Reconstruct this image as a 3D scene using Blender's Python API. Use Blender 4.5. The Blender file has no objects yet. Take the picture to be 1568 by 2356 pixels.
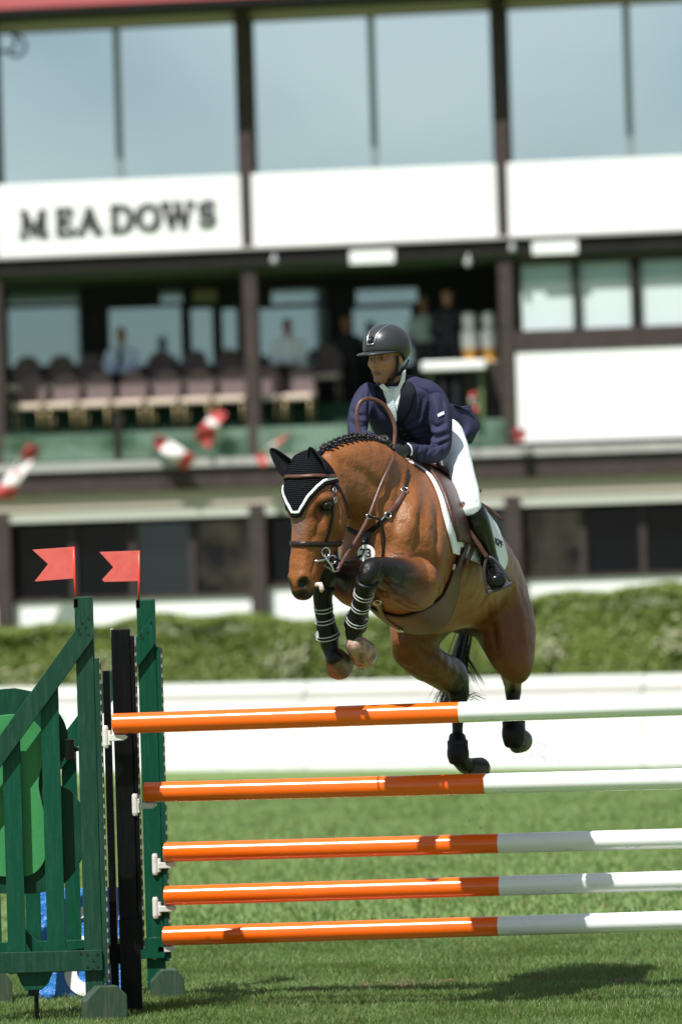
import bpy, bmesh, math, random
import numpy as np
from mathutils import Vector, Matrix, Quaternion
from mathutils.bvhtree import BVHTree
import openvdb
random.seed(7); rng = np.random.default_rng(7)
S = bpy.context.scene
COL = S.collection

# ------------------------------------------------------------------ camera
CAM_H, FPX, CX, CY, ROLL = 1.95, 13088.0, 784.0, 1178.0, 0.03
PITCH = math.atan(227.0 / FPX)
_f0 = np.array([0, math.cos(PITCH), math.sin(PITCH)])
_u0 = np.array([0, -math.sin(PITCH), math.cos(PITCH)])
_r0 = np.array([1.0, 0, 0])
C_R = math.cos(ROLL) * _r0 - math.sin(ROLL) * _u0
C_U = math.sin(ROLL) * _r0 + math.cos(ROLL) * _u0
C_F = _f0
C_O = np.array([0, 0, CAM_H])
cam_d = bpy.data.cameras.new('camera'); cam = bpy.data.objects.new('camera', cam_d); COL.objects.link(cam)
m = Matrix.Identity(4)
for i in range(3):
    m[i][0], m[i][1], m[i][2], m[i][3] = C_R[i], C_U[i], -C_F[i], C_O[i]
cam.matrix_world = m
cam_d.sensor_fit = 'VERTICAL'; cam_d.sensor_height = 36.0; cam_d.sensor_width = 24.0
cam_d.lens = FPX * 36.0 / 2356.0
cam_d.clip_start = 0.5; cam_d.clip_end = 3000
cam_d.dof.use_dof = True; cam_d.dof.focus_distance = 27.35; cam_d.dof.aperture_fstop = 2.6
S.camera = cam

def ray(px, py):
    d = C_F + C_R * ((px - CX) / FPX) - C_U * ((py - CY) / FPX)
    return d / np.linalg.norm(d)
def W(px, py, Y):
    """photo pixel (1568-wide frame) at depth Y (metres along world +Y) -> world point"""
    d = ray(px, py)
    return C_O + d * (Y / d[1])
def to_px(p):
    q = np.asarray(p) - C_O
    z = q @ C_F
    return CX + FPX * (q @ C_R) / z, CY - FPX * (q @ C_U) / z

# ------------------------------------------------------------------ sky and sun
SUN = np.array([-0.32, -0.49, 1.0]); SUN /= np.linalg.norm(SUN)
w = bpy.data.worlds.new('World'); S.world = w; w.use_nodes = True
nt = w.node_tree; nt.nodes.clear()
out = nt.nodes.new('ShaderNodeOutputWorld'); bg = nt.nodes.new('ShaderNodeBackground')
sky = nt.nodes.new('ShaderNodeTexSky'); sky.sky_type = 'NISHITA'; sky.sun_disc = False
sky.sun_elevation = math.asin(SUN[2]); sky.sun_rotation = math.atan2(SUN[0], SUN[1])
sky.air_density = 1.0; sky.dust_density = 1.2; sky.ozone_density = 1.0; sky.altitude = 1000
tc = nt.nodes.new('ShaderNodeTexCoord')
mp = nt.nodes.new('ShaderNodeMapping'); mp.inputs['Scale'].default_value = (1.0, 1.0, 2.2)
nz = nt.nodes.new('ShaderNodeTexNoise'); nz.inputs['Scale'].default_value = 7.0; nz.inputs['Detail'].default_value = 6; nz.inputs['Roughness'].default_value = .52; nz.inputs['Distortion'].default_value = .6
cr = nt.nodes.new('ShaderNodeValToRGB'); cr.color_ramp.elements[0].position = .38; cr.color_ramp.elements[0].color = (0, 0, 0, 1); cr.color_ramp.elements[1].position = .64; cr.color_ramp.elements[1].color = (.7, .7, .7, 1)
mx = nt.nodes.new('ShaderNodeMixRGB'); mx.inputs[2].default_value = (11.2, 12.2, 12.9, 1)
nt.links.new(tc.outputs['Generated'], mp.inputs[0]); nt.links.new(mp.outputs[0], nz.inputs['Vector'])
nt.links.new(nz.outputs['Fac'], cr.inputs[0]); nt.links.new(cr.outputs[0], mx.inputs[0])
nt.links.new(sky.outputs[0], mx.inputs[1]); nt.links.new(mx.outputs[0], bg.inputs[0])
bg.inputs[1].default_value = 0.05
nt.links.new(bg.outputs[0], out.inputs[0])
sun_d = bpy.data.lights.new('sun', 'SUN'); sun_d.energy = 5.0; sun_d.angle = math.radians(.53); sun_d.color = (1, .975, .935)
sun = bpy.data.objects.new('sun', sun_d); COL.objects.link(sun)
sun.rotation_euler = Vector(SUN).to_track_quat('Z', 'Y').to_euler()
sun.location = (0, 10, 40)
S.view_settings.view_transform = 'Standard'; S.view_settings.look = 'None'
S.view_settings.exposure = 0.54; S.view_settings.gamma = 1.0; S.view_settings.use_curve_mapping = False
S.cycles.max_bounces = 6; S.cycles.transparent_max_bounces = 8; S.cycles.use_denoising = True
S.cycles.sample_clamp_indirect = 6

# ------------------------------------------------------------------ materials
def mat(name, col, rough=.5, metal=0, spec=.5, noise=None, bump=0, bscale=60, coat=0, sheen=0, trans=0, crough=.07, nvec=(1, 1, 1)):
    """plain procedural material; noise = (scale, second colour, low, high)"""
    M = bpy.data.materials.new(name); M.use_nodes = True
    t = M.node_tree; b = t.nodes['Principled BSDF']
    b.inputs['Base Color'].default_value = (*col, 1); b.inputs['Roughness'].default_value = rough
    b.inputs['Metallic'].default_value = metal; b.inputs['Specular IOR Level'].default_value = spec
    b.inputs['Coat Weight'].default_value = coat; b.inputs['Coat Roughness'].default_value = crough
    b.inputs['Sheen Weight'].default_value = sheen
    tcn = t.nodes.new('ShaderNodeTexCoord')
    if noise:
        n = t.nodes.new('ShaderNodeTexNoise'); n.inputs['Scale'].default_value = noise[0]; n.inputs['Detail'].default_value = 6
        n.inputs['Roughness'].default_value = .6
        mpv = t.nodes.new('ShaderNodeMapping'); mpv.inputs['Scale'].default_value = nvec; t.links.new(tcn.outputs['Object'], mpv.inputs[0]); t.links.new(mpv.outputs[0], n.inputs['Vector'])
        r = t.nodes.new('ShaderNodeMapRange'); r.inputs[1].default_value = noise[2]; r.inputs[2].default_value = noise[3]
        t.links.new(n.outputs['Fac'], r.inputs[0])
        x = t.nodes.new('ShaderNodeMixRGB'); x.inputs[1].default_value = (*col, 1); x.inputs[2].default_value = (*noise[1], 1)
        t.links.new(r.outputs[0], x.inputs[0]); t.links.new(x.outputs[0], b.inputs['Base Color'])
    if bump:
        n2 = t.nodes.new('ShaderNodeTexNoise'); n2.inputs['Scale'].default_value = bscale; n2.inputs['Detail'].default_value = 4
        t.links.new(tcn.outputs['Object'], n2.inputs['Vector'])
        bp = t.nodes.new('ShaderNodeBump'); bp.inputs['Strength'].default_value = bump; bp.inputs['Distance'].default_value = .02
        t.links.new(n2.outputs['Fac'], bp.inputs['Height']); t.links.new(bp.outputs[0], b.inputs['Normal'])
    return M

# ------------------------------------------------------------------ object helpers
def link(name, me, mats=None, parent=None, smooth=True):
    o = bpy.data.objects.new(name, me); COL.objects.link(o)
    if mats is not None:
        for x in (mats if isinstance(mats, (list, tuple)) else [mats]): me.materials.append(x)
    if parent is not None: o.parent = parent
    if smooth and len(me.polygons): me.polygons.foreach_set('use_smooth', np.ones(len(me.polygons), dtype=bool))
    return o
def tag(o, label=None, cat=None, group=None, kind=None):
    if label: o['label'] = label
    if cat: o['category'] = cat
    if group: o['group'] = group
    if kind: o['kind'] = kind
    return o
def empty(name, label, cat, loc=(0, 0, 0), group=None):
    """an Empty at a thing's base; children keep world coordinates"""
    o = bpy.data.objects.new(name, None); COL.objects.link(o); o.location = loc; o.empty_display_size = .1
    return tag(o, label, cat, group)
def under(o, p):
    """parent o to p keeping o's coordinates in world space"""
    o.parent = p; o.matrix_parent_inverse = Matrix.Translation(-Vector(p.location)); return o
class MB:
    """collects pieces into one mesh"""
    def __init__(s): s.v = []; s.f = []; s.m = []
    def add(s, v, f, mi=0):
        b = len(s.v); s.v += [tuple(map(float, p)) for p in v]; s.f += [tuple(i + b for i in q) for q in f]; s.m += [mi] * len(f); return s
    def box(s, c, sz, R=None, mi=0, taper=None):
        h = np.array(sz) / 2; c = np.array(c)
        P = np.array([[x, y, z] for x in (-1, 1) for y in (-1, 1) for z in (-1, 1)], float) * h
        if R is not None: P = P @ np.array(R).T
        return s.add(P + c, [(0, 1, 3, 2), (4, 6, 7, 5), (0, 4, 5, 1), (2, 3, 7, 6), (0, 2, 6, 4), (1, 5, 7, 3)], mi)
    def prism(s, poly, d, mi=0):
        """closed polygon of 3-D points extruded by vector d"""
        n = len(poly); a = [np.array(p, float) for p in poly]; b = [p + np.array(d) for p in a]
        return s.add(a + b, [tuple(range(n))[::-1], tuple(range(n, 2 * n))] + [(i, (i + 1) % n, n + (i + 1) % n, n + i) for i in range(n)], mi)
    def tube(s, pts, rad, n=10, mi=0, caps=True):
        pts = [np.array(p, float) for p in pts]; k = len(pts)
        if np.isscalar(rad): rad = [rad] * k
        up = None; V = []
        for i in range(k):
            t = pts[min(i + 1, k - 1)] - pts[max(i - 1, 0)]; t /= np.linalg.norm(t) + 1e-12
            if up is None:
                up = np.cross(t, [0, 0, 1.0]);
                if np.linalg.norm(up) < .1: up = np.cross(t, [1.0, 0, 0])
            up = up - t * (up @ t); up /= np.linalg.norm(up) + 1e-12; sd = np.cross(t, up)
            for j in range(n):
                a = 2 * math.pi * j / n; V.append(pts[i] + rad[i] * (math.cos(a) * up + math.sin(a) * sd))
        F = [(i * n + j, i * n + (j + 1) % n, (i + 1) * n + (j + 1) % n, (i + 1) * n + j) for i in range(k - 1) for j in range(n)]
        if caps: F += [tuple(range(n))[::-1], tuple((k - 1) * n + j for j in range(n))]
        return s.add(V, F, mi)
    def strap(s, pts, nrm, wd, th, mi=0, closed=False):
        """flat strap along pts with surface normals nrm"""
        k = len(pts); V = []
        pts = [np.array(p, float) for p in pts]
        for i in range(k):
            a, b = (pts[(i + 1) % k], pts[i - 1]) if closed else (pts[min(i + 1, k - 1)], pts[max(i - 1, 0)])
            t = a - b; t /= np.linalg.norm(t) + 1e-12
            n = np.array(nrm[i], float); n -= t * (n @ t); n /= np.linalg.norm(n) + 1e-12
            sd = np.cross(t, n); ww = wd[i] if hasattr(wd, '__len__') else wd
            for (x, y) in ((-.5, 0), (-.42, th), (.42, th), (.5, 0)): V.append(pts[i] + sd * ww * x + n * y)
        F = []
        for i in range(k if closed else k - 1):
            A = i * 4; B = ((i + 1) % k) * 4
            F += [(A + j, A + (j + 1) % 4, B + (j + 1) % 4, B + j) for j in range(4)]
        if not closed: F += [(0, 1, 2, 3)[::-1], tuple((k - 1) * 4 + j for j in range(4))]
        return s.add(V, F, mi)
    def ball(s, c, r, nu=10, nv=7, R=None, mi=0):
        r = np.array([r] * 3 if np.isscalar(r) else r, float); V = []; F = []
        for i in range(nv + 1):
            th = math.pi * i / nv
            for j in range(nu):
                ph = 2 * math.pi * j / nu
                V.append(np.array([math.sin(th) * math.cos(ph), math.sin(th) * math.sin(ph), math.cos(th)]) * r)
        V = np.array(V)
        if R is not None: V = V @ np.array(R).T
        for i in range(nv):
            for j in range(nu):
                F.append((i * nu + j, (i + 1) * nu + j, (i + 1) * nu + (j + 1) % nu, i * nu + (j + 1) % nu))
        return s.add(V + np.array(c), F, mi)
    def torus(s, c, R, r, ax, n=20, k=8, mi=0, arc=1.0, ell=1.0, rot=0):
        ax = np.array(ax, float); ax /= np.linalg.norm(ax)
        u = np.cross(ax, [0.3, .2, 1]); u /= np.linalg.norm(u); v = np.cross(ax, u)
        pts = []
        for i in range(n + (0 if arc == 1 else 1)):
            a = 2 * math.pi * arc * i / n + rot; pts.append(np.array(c) + R * (math.cos(a) * u + ell * math.sin(a) * v))
        if arc == 1: pts += [pts[0], pts[1]]
        return s.tube(pts, r, k, mi)
    def mesh(s, name='mesh'):
        me = bpy.data.meshes.new(name); me.from_pydata(s.v, [], s.f)
        if any(s.m): me.polygons.foreach_set('material_index', s.m)
        me.validate(); me.update()
        bm = bmesh.new(); bm.from_mesh(me); bmesh.ops.remove_doubles(bm, verts=bm.verts, dist=1e-6); bmesh.ops.recalc_face_normals(bm, faces=bm.faces); bm.to_mesh(me); bm.free()
        return me
    def obj(s, name, mats, parent=None, smooth=False, bevel=0, auto=None):
        o = link(name, s.mesh(name), mats, None, smooth or auto is not None)
        if bevel:
            b = o.modifiers.new('bevel', 'BEVEL'); b.width = bevel; b.segments = 2; b.limit_method = 'ANGLE'
        if auto is not None:
            try: o.data.set_sharp_from_angle(angle=math.radians(auto))
            except Exception: pass
        if parent is not None: under(o, parent)
        return o

# ------------------------------------------------------------------ lofts and signed-distance blending
def unit(v): v = np.array(v, float); return v / (np.linalg.norm(v) + 1e-12)
def crom(A, n):
    """Catmull-Rom through rows of A, n steps per span"""
    A = np.asarray(A, float); k = len(A); out = []
    for i in range(k - 1):
        p0, p1, p2, p3 = A[max(i - 1, 0)], A[i], A[i + 1], A[min(i + 2, k - 1)]
        for j in range(n):
            t = j / n
            out.append(.5 * ((2 * p1) + (-p0 + p2) * t + (2 * p0 - 5 * p1 + 4 * p2 - p3) * t * t + (-p0 + 3 * p1 - 3 * p2 + p3) * t ** 3))
    out.append(A[-1]); return np.array(out)
def loft(secs, U, n=4, seg=28, power=2.0, egg=0.0, cap=.45):
    """secs rows: (x,y,z,a,b): centre, half-size along U, half-size across. returns verts, quads, tris"""
    A = np.array([list(s[:5]) for s in secs], float)
    t0 = unit(A[0, :3] - A[1, :3]); t1 = unit(A[-1, :3] - A[-2, :3])
    def capped(r, t):
        m = min(r[3], r[4]); return [np.r_[r[:3] + t * m * cap * f, r[3] * g, r[4] * g] for f, g in ((.6, .8), (1.0, .45))]
    B = list(crom(A, n)); c0 = capped(A[0], t0); c1 = capped(A[-1], t1)
    B = np.array([c0[1], c0[0]] + B + c1)
    V = []; k = len(B)
    U = np.array(U, float)
    for i in range(k):
        T = unit(B[min(i + 1, k - 1), :3] - B[max(i - 1, 0), :3])
        u = unit(U - T * (U @ T)); v = np.cross(T, u)
        for j in range(seg):
            a = 2 * math.pi * j / seg; c, s_ = math.cos(a), math.sin(a)
            e = 2.0 / power
            cc = math.copysign(abs(c) ** e, c); ss = math.copysign(abs(s_) ** e, s_)
            V.append(B[i, :3] + u * B[i, 3] * cc * (1 + egg * ss) + v * B[i, 4] * ss)
    Q = [(i * seg + j, i * seg + (j + 1) % seg, (i + 1) * seg + (j + 1) % seg, (i + 1) * seg + j) for i in range(k - 1) for j in range(seg)]
    V.append(B[0, :3]); V.append(B[-1, :3]); a, b = len(V) - 2, len(V) - 1
    Tt = [(a, (j + 1) % seg, j) for j in range(seg)] + [(b, (k - 1) * seg + j, (k - 1) * seg + (j + 1) % seg) for j in range(seg)]
    return np.array(V), np.array(Q), np.array(Tt)
def ellipsoid(c, r, R=None):
    b = MB(); b.ball(c, r, 20, 14, R); V = np.array(b.v); return V, np.array(b.f), None
class SDF:
    def __init__(s, lo, hi, vox, hw=9):
        s.vox = vox; s.hw = hw; s.i0 = np.floor(np.array(lo) / vox).astype(int); s.n = np.ceil(np.array(hi) / vox).astype(int) - s.i0 + 1
        s.bgv = hw * vox; s.A = np.full(tuple(s.n), s.bgv, np.float32)
    def _part(s, P):
        V, Q, T = P
        # consistent orientation is not required for the sign if closed: use outward test below
        tr = openvdb.createLinearTransform(s.vox)
        Q = np.asarray(Q); 
        tris = np.asarray(T) if T is not None and len(T) else np.zeros((0, 3), int)
        tr_all = np.vstack([Q[:, [0, 1, 2]], Q[:, [0, 2, 3]], tris]).astype(np.uint32)
        g = openvdb.FloatGrid.createLevelSetFromPolygons(V.astype(np.float32), triangles=tr_all, transform=tr, halfWidth=float(s.hw))
        lo = np.floor(V.min(0) / s.vox).astype(int) - s.hw - 1; hi = np.ceil(V.max(0) / s.vox).astype(int) + s.hw + 2
        lo = np.maximum(lo, s.i0); hi = np.minimum(hi, s.i0 + s.n)
        B = np.full(tuple(hi - lo), s.bgv, np.float32)
        g.copyToArray(B, ijk=tuple(int(x) for x in lo))
        a = lo - s.i0; b = hi - s.i0
        return B, (slice(a[0], b[0]), slice(a[1], b[1]), slice(a[2], b[2]))
    def add(s, P, k=.03):
        B, sl = s._part(P); A = s.A[sl]
        h = np.maximum(k - np.abs(A - B), 0) / k
        s.A[sl] = np.minimum(A, B) - h * h * k * .25
        return s
    def sub(s, P, k=.01):
        B, sl = s._part(P); A = s.A[sl]; B = -B
        h = np.maximum(k - np.abs(A - B), 0) / k
        s.A[sl] = np.maximum(A, B) + h * h * k * .25
        return s
    def blur(s, it=1):
        for _ in range(it):
            for ax in range(3):
                A = s.A; L = np.roll(A, 1, ax); R = np.roll(A, -1, ax); s.A = .5 * A + .25 * (L + R)
        return s
    def mesh(s, name):
        g = openvdb.FloatGrid(s.bgv); g.transform = openvdb.createLinearTransform(s.vox)
        g.copyFromArray(s.A, ijk=tuple(int(x) for x in s.i0), tolerance=0)
        p, q = g.convertToQuads(0.0)
        p = np.asarray(p, float); q = np.asarray(q)
        me = bpy.data.meshes.new(name); me.from_pydata(p.tolist(), [], q.tolist()); me.update()
        bm = bmesh.new(); bm.from_mesh(me); bmesh.ops.recalc_face_normals(bm, faces=bm.faces); bm.to_mesh(me); bm.free()
        return me
def smoothgrid(P, it=2):
    P = np.array(P)
    for _ in range(it):
        Q = P.copy(); Q[1:-1] = .5 * P[1:-1] + .25 * (P[:-2] + P[2:]); P = Q.copy()
        if P.shape[1] > 2: P[:, 1:-1] = .5 * Q[:, 1:-1] + .25 * (Q[:, :-2] + Q[:, 2:])
    return P
def verts_of(me):
    a = np.empty(len(me.vertices) * 3); me.vertices.foreach_get('co', a); return a.reshape(-1, 3)
def attr(me, name, val):
    x = me.attributes.new(name, 'FLOAT', 'POINT'); x.data.foreach_set('value', np.asarray(val, np.float32))
def sstep(x, a, b):
    t = np.clip((x - a) / (b - a), 0, 1); return t * t * (3 - 2 * t)
def stroke(me, cast, strokes):
    """sculpt: push skin in (negative) or out along pixel lines; strokes = (pixels, width, depth)"""
    V = verts_of(me); N = np.empty(len(V) * 3); me.vertices.foreach_get('normal', N); N = N.reshape(-1, 3); D = np.zeros(len(V))
    for px, wd, dp in strokes:
        pl = [cast(x, y) for x, y in crom(np.array(px, float), 3)]; pl = [p for p in pl if p is not None]
        if len(pl) < 2: continue
        pl = np.array(pl); lo = pl.min(0) - 3 * wd; hi = pl.max(0) + 3 * wd
        k = np.where(((V > lo) & (V < hi)).all(1))[0]
        if not len(k): continue
        d, t = line_par(V[k], pl); fade = np.sin(np.pi * np.clip(t / (len(pl) - 1), .04, .96)) ** .5
        D[k] += dp * np.exp(-(d / wd) ** 2) * fade
    V = V + N * D[:, None]; me.vertices.foreach_set('co', V.ravel()); me.update()
def line_par(P, poly):
    """distance of points P to polyline and the parameter (0..n-1) of the nearest point"""
    P = np.asarray(P); best = np.full(len(P), 1e9); tt = np.zeros(len(P))
    for i in range(len(poly) - 1):
        a = np.array(poly[i]); d = np.array(poly[i + 1]) - a
        t = np.clip((P - a) @ d / (d @ d), 0, 1); ds = np.linalg.norm(P - a - t[:, None] * d, axis=1)
        k = ds < best; best[k] = ds[k]; tt[k] = i + t[k]
    return best, tt
# ================================================================== SETTING
def ground_pt(px, py, z=0.0):
    d = ray(px, py); return C_O + d * ((z - CAM_H) / d[2])
lawn_m = bpy.data.materials.new('lawn'); lawn_m.use_nodes = True; t = lawn_m.node_tree; bb = t.nodes['Principled BSDF']; bb.inputs['Roughness'].default_value = .9; bb.inputs['Specular IOR Level'].default_value = .15
def nd(t, k, **kw):
    n = t.nodes.new(k)
    for a, v in kw.items(): n.inputs[a].default_value = v
    return n
def mixc(t, fac, a, b_):
    x = t.nodes.new('ShaderNodeMixRGB')
    for i, v in ((0, fac), (1, a), (2, b_)):
        if hasattr(v, 'is_output') or hasattr(v, 'links'): t.links.new(v, x.inputs[i])
        else: x.inputs[i].default_value = v if i == 0 else (*v, 1)
    return x.outputs[0]
def noise_fac(t, scale, lo, hi, detail=4, vec=(1, 1, 1), coord='Object'):
    tc_ = t.nodes.new('ShaderNodeTexCoord'); mp_ = nd(t, 'ShaderNodeMapping'); mp_.inputs['Scale'].default_value = vec
    n = nd(t, 'ShaderNodeTexNoise', Scale=scale, Detail=float(detail), Roughness=.6)
    t.links.new(tc_.outputs[coord], mp_.inputs[0]); t.links.new(mp_.outputs[0], n.inputs['Vector'])
    r = nd(t, 'ShaderNodeMapRange'); r.inputs[1].default_value = lo; r.inputs[2].default_value = hi; t.links.new(n.outputs['Fac'], r.inputs[0]); return r.outputs[0], n
f1, _ = noise_fac(t, .55, .38, .64, 3, (.6, 1, 1)); f2, n2_ = noise_fac(t, 9, .35, .7, 6); f3, _ = noise_fac(t, .9, .66, .76, 5)
c = mixc(t, f1, (.122, .200, .055), (.182, .25, .098)); c = mixc(t, f2, c, (.11, .165, .042)); c = mixc(t, f3, c, (.16, .12, .06))
t.links.new(c, bb.inputs['Base Color'])
bpn = nd(t, 'ShaderNodeBump', Strength=.8, Distance=.03); t.links.new(n2_.outputs['Fac'], bpn.inputs['Height']); t.links.new(bpn.outputs[0], bb.inputs['Normal'])
g = MB(); xs = [-400, -6, 6, 400]; ys = [-50, 22, 36, 1500]
g.add([(x, y, 0) for y in ys for x in xs], [(j * 4 + i, j * 4 + i + 1, (j + 1) * 4 + i + 1, (j + 1) * 4 + i) for j in range(3) for i in range(3)])
tag(g.obj('ground', lawn_m), 'wide mown show-jumping lawn', None, None, 'structure')
# grass blades over the near lawn (nobody could count them)
def grass(n, y0, y1, h0, h1, wd, seed):
    r = np.random.default_rng(seed); Y = r.uniform(y0, y1, n); X = r.uniform(-1, 1, n) * (Y * .0625 + .35)
    # clumps: thin the cover a little where the turf is worn
    nz_ = np.sin(X * 7.1 + 2 * np.sin(Y * 3.3)) * np.sin(Y * 5.7 + 1.5 * np.sin(X * 4.1)) + .6 * np.sin(X * 17 + Y * 9) * np.sin(Y * 13 - X * 11); h = r.uniform(h0, h1, n) * (.82 + .30 * nz_ / 1.6); a = r.uniform(0, 2 * math.pi, n); ln = r.normal(0, .38, (n, 2)) * h[:, None]
    dx, dy = np.cos(a) * wd, np.sin(a) * wd
    V = np.empty((n, 5, 3)); z = np.zeros(n)
    V[:, 0] = np.c_[X - dx, Y - dy, z]; V[:, 1] = np.c_[X + dx, Y + dy, z]
    V[:, 2] = np.c_[X + dx * .7 + ln[:, 0] * .4, Y + dy * .7 + ln[:, 1] * .4, h * .6]; V[:, 3] = np.c_[X - dx * .7 + ln[:, 0] * .4, Y - dy * .7 + ln[:, 1] * .4, h * .6]
    V[:, 4] = np.c_[X + ln[:, 0], Y + ln[:, 1], h]
    me = bpy.data.meshes.new('grass'); me.vertices.add(n * 5); me.vertices.foreach_set('co', V.ravel())
    li = np.empty((n, 7), int); b = np.arange(n)[:, None] * 5; li[:, :4] = b + [0, 1, 2, 3]; li[:, 4:] = b + [3, 2, 4]
    me.loops.add(n * 7); me.loops.foreach_set('vertex_index', li.ravel()); me.polygons.add(n * 2)
    st = np.empty((n, 2), int); st[:, 0] = np.arange(n) * 7; st[:, 1] = st[:, 0] + 4; me.polygons.foreach_set('loop_start', st.ravel())
    me.update(calc_edges=True); attr(me, 'tone', np.repeat(r.uniform(0, 1, n), 5))
    return me
gm = bpy.data.materials.new('grass_blade'); gm.use_nodes = True; t = gm.node_tree; bb = t.nodes['Principled BSDF']; bb.inputs['Roughness'].default_value = .5; bb.inputs['Specular IOR Level'].default_value = .35
a_ = t.nodes.new('ShaderNodeAttribute'); a_.attribute_name = 'tone'
f1, _ = noise_fac(t, .8, .35, .65, 3)
c = mixc(t, a_.outputs['Fac'], (.058, .14, .03), (.32, .41, .165)); c = mixc(t, f1, c, (.10, .165, .035))
r3 = nd(t, 'ShaderNodeMapRange'); r3.inputs[1].default_value = .94; r3.inputs[2].default_value = .97; t.links.new(a_.outputs['Fac'], r3.inputs[0]); c = mixc(t, r3.outputs[0], c, (.32, .25, .12))
t.links.new(c, bb.inputs['Base Color'])
trn = nd(t, 'ShaderNodeBsdfTranslucent'); t.links.new(c, trn.inputs['Color']); ms = nd(t, 'ShaderNodeMixShader'); ms.inputs[0].default_value = .42
t.links.new(bb.outputs[0], ms.inputs[1]); t.links.new(trn.outputs[0], ms.inputs[2]); t.links.new(ms.outputs[0], t.nodes['Material Output'].inputs['Surface'])
o = link('grass', grass(210000, 24.6, 33.5, .022, .048, .0024, 5), gm, smooth=False); tag(o, 'short green grass of the near lawn', None, None, 'stuff')
o = link('grass', grass(60000, 33.5, 66, .025, .05, .006, 6), gm, smooth=False); tag(o, 'short green grass of the far lawn', None, None, 'stuff')

SOIL = mat('bare_soil', (.15, .095, .055), .95, noise=(60, (.07, .045, .028), .4, .6), bump=.8, bscale=80)
b = MB(); r = np.random.default_rng(4)
for (px, py, n) in ((930, 2268, 14), (880, 2275, 8), (1010, 2262, 8), (1240, 2255, 6), (700, 2280, 5), (1420, 2262, 8)):
    for k in range(n):
        q = ground_pt(px + r.normal(0, 26), py + r.normal(0, 3)); b.ball(q + [0, 0, .004], (r.uniform(.012, .05), r.uniform(.03, .09), r.uniform(.008, .022)), 8, 5)
tag(b.obj('bare_soil', SOIL, None, True), 'brown scraped soil showing through the worn turf', None, None, 'stuff')
# ---------------------------------------------------------------- ring boards
WHITE = mat('white_board_paint', (.80, .80, .79), .55, noise=(1.6, (.66, .66, .65), .45, .75))
GREY = mat('board_grey_trim', (.48, .46, .43), .7)
A0 = ground_pt(380, 1777); A1 = ground_pt(1568, 1765); bdir = unit(A1 - A0); bn = np.array([bdir[1], -bdir[0], 0]);
if bn[1] > 0: bn = -bn
blen = 2.45; s0 = -2.75
MARK = [mat('mark_green', (.05, .30, .16), .6), mat('mark_grey', (.28, .30, .33), .6), mat('mark_orange', (.75, .35, .06), .6)]
Rb = np.array([bdir, -bn, [0, 0, 1]]).T
nboards = 5
where = ['leftmost white ring board, seen behind the green and black wings', 'white ring board just right of the wings, left of the horse', 'white ring board right behind the horse\'s folded forelegs', 'white ring board behind the hind leg above the white pole ends', 'rightmost white ring board, cut by the edge of the picture']
for i in range(nboards):
    c0_ = A0 + bdir * (s0 + blen * (i + .5))
    e = empty('ring_board', where[i], 'ring board', c0_, 'white boards round the jumping ring')
    b = MB(); b.box(c0_ + [0, 0, .44], (blen - .012, .035, .86), Rb); b.obj('panel', WHITE, e, bevel=.006)
    b = MB(); b.box(c0_ + [0, 0, .985] - bn * .09, (blen - .02, .03, .22), Rb); b.obj('top_board', WHITE, e, bevel=.006)
    b = MB(); b.box(c0_ + [0, 0, .93] - bn * .055, (blen - .03, .04, .10), Rb); b.obj('rail', GREY, e)
    for k in (-1, 1):
        b = MB(); b.box(c0_ + bdir * k * (blen / 2 - .15) - bn * .13 + [0, 0, .45], (.06, .06, .9), Rb); b.obj('support_post', GREY, e)
    for k in range(5):
        b = MB(); r = random.Random(i * 9 + k); b.box(c0_ + bdir * (-.95 + .42 * k + r.uniform(-.05, .05)) + [0, 0, .69 + r.uniform(-.02, .02)] + bn * .0195, (r.uniform(.08, .2), .003, r.uniform(.06, .1)), Rb); b.obj('printed_mark', MARK[r.randrange(3)], e)

# ---------------------------------------------------------------- hedges
LEAF = bpy.data.materials.new('hedge_leaf'); LEAF.use_nodes = True; t = LEAF.node_tree; bb = t.nodes['Principled BSDF']; bb.inputs['Roughness'].default_value = .5
a_ = t.nodes.new('ShaderNodeAttribute'); a_.attribute_name = 'tone'; f1, _ = noise_fac(t, 1.1, .4, .6, 3)
c = mixc(t, a_.outputs['Fac'], (.11, .175, .024), (.27, .33, .06)); c = mixc(t, f1, c, (.165, .225, .042)); t.links.new(c, bb.inputs['Base Color'])
trn = nd(t, 'ShaderNodeBsdfTranslucent'); t.links.new(c, trn.inputs['Color']); ms = nd(t, 'ShaderNodeMixShader'); ms.inputs[0].default_value = .25
t.links.new(bb.outputs[0], ms.inputs[1]); t.links.new(trn.outputs[0], ms.inputs[2]); t.links.new(ms.outputs[0], t.nodes['Material Output'].inputs['Surface'])
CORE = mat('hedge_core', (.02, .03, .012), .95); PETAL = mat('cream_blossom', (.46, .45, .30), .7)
def leaves(P, N, size, seed):
    r = np.random.default_rng(seed); n = len(P); N = N + r.normal(0, .55, (n, 3)); N /= np.linalg.norm(N, axis=1)[:, None]
    T = np.cross(N, r.normal(0, 1, (n, 3))); T /= np.linalg.norm(T, axis=1)[:, None]; B = np.cross(N, T); s = size * r.uniform(.6, 1.3, n)[:, None]
    V = np.empty((n, 4, 3)); V[:, 0] = P - T * s; V[:, 1] = P - B * s * .5; V[:, 2] = P + T * s; V[:, 3] = P + B * s * .5
    me = bpy.data.meshes.new('leaves'); me.from_pydata(V.reshape(-1, 3).tolist(), [], (np.arange(n)[:, None] * 4 + [0, 1, 2, 3]).tolist()); me.update(); attr(me, 'tone', np.repeat(r.uniform(0, 1, n) ** 1.5, 4)); return me
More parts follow.
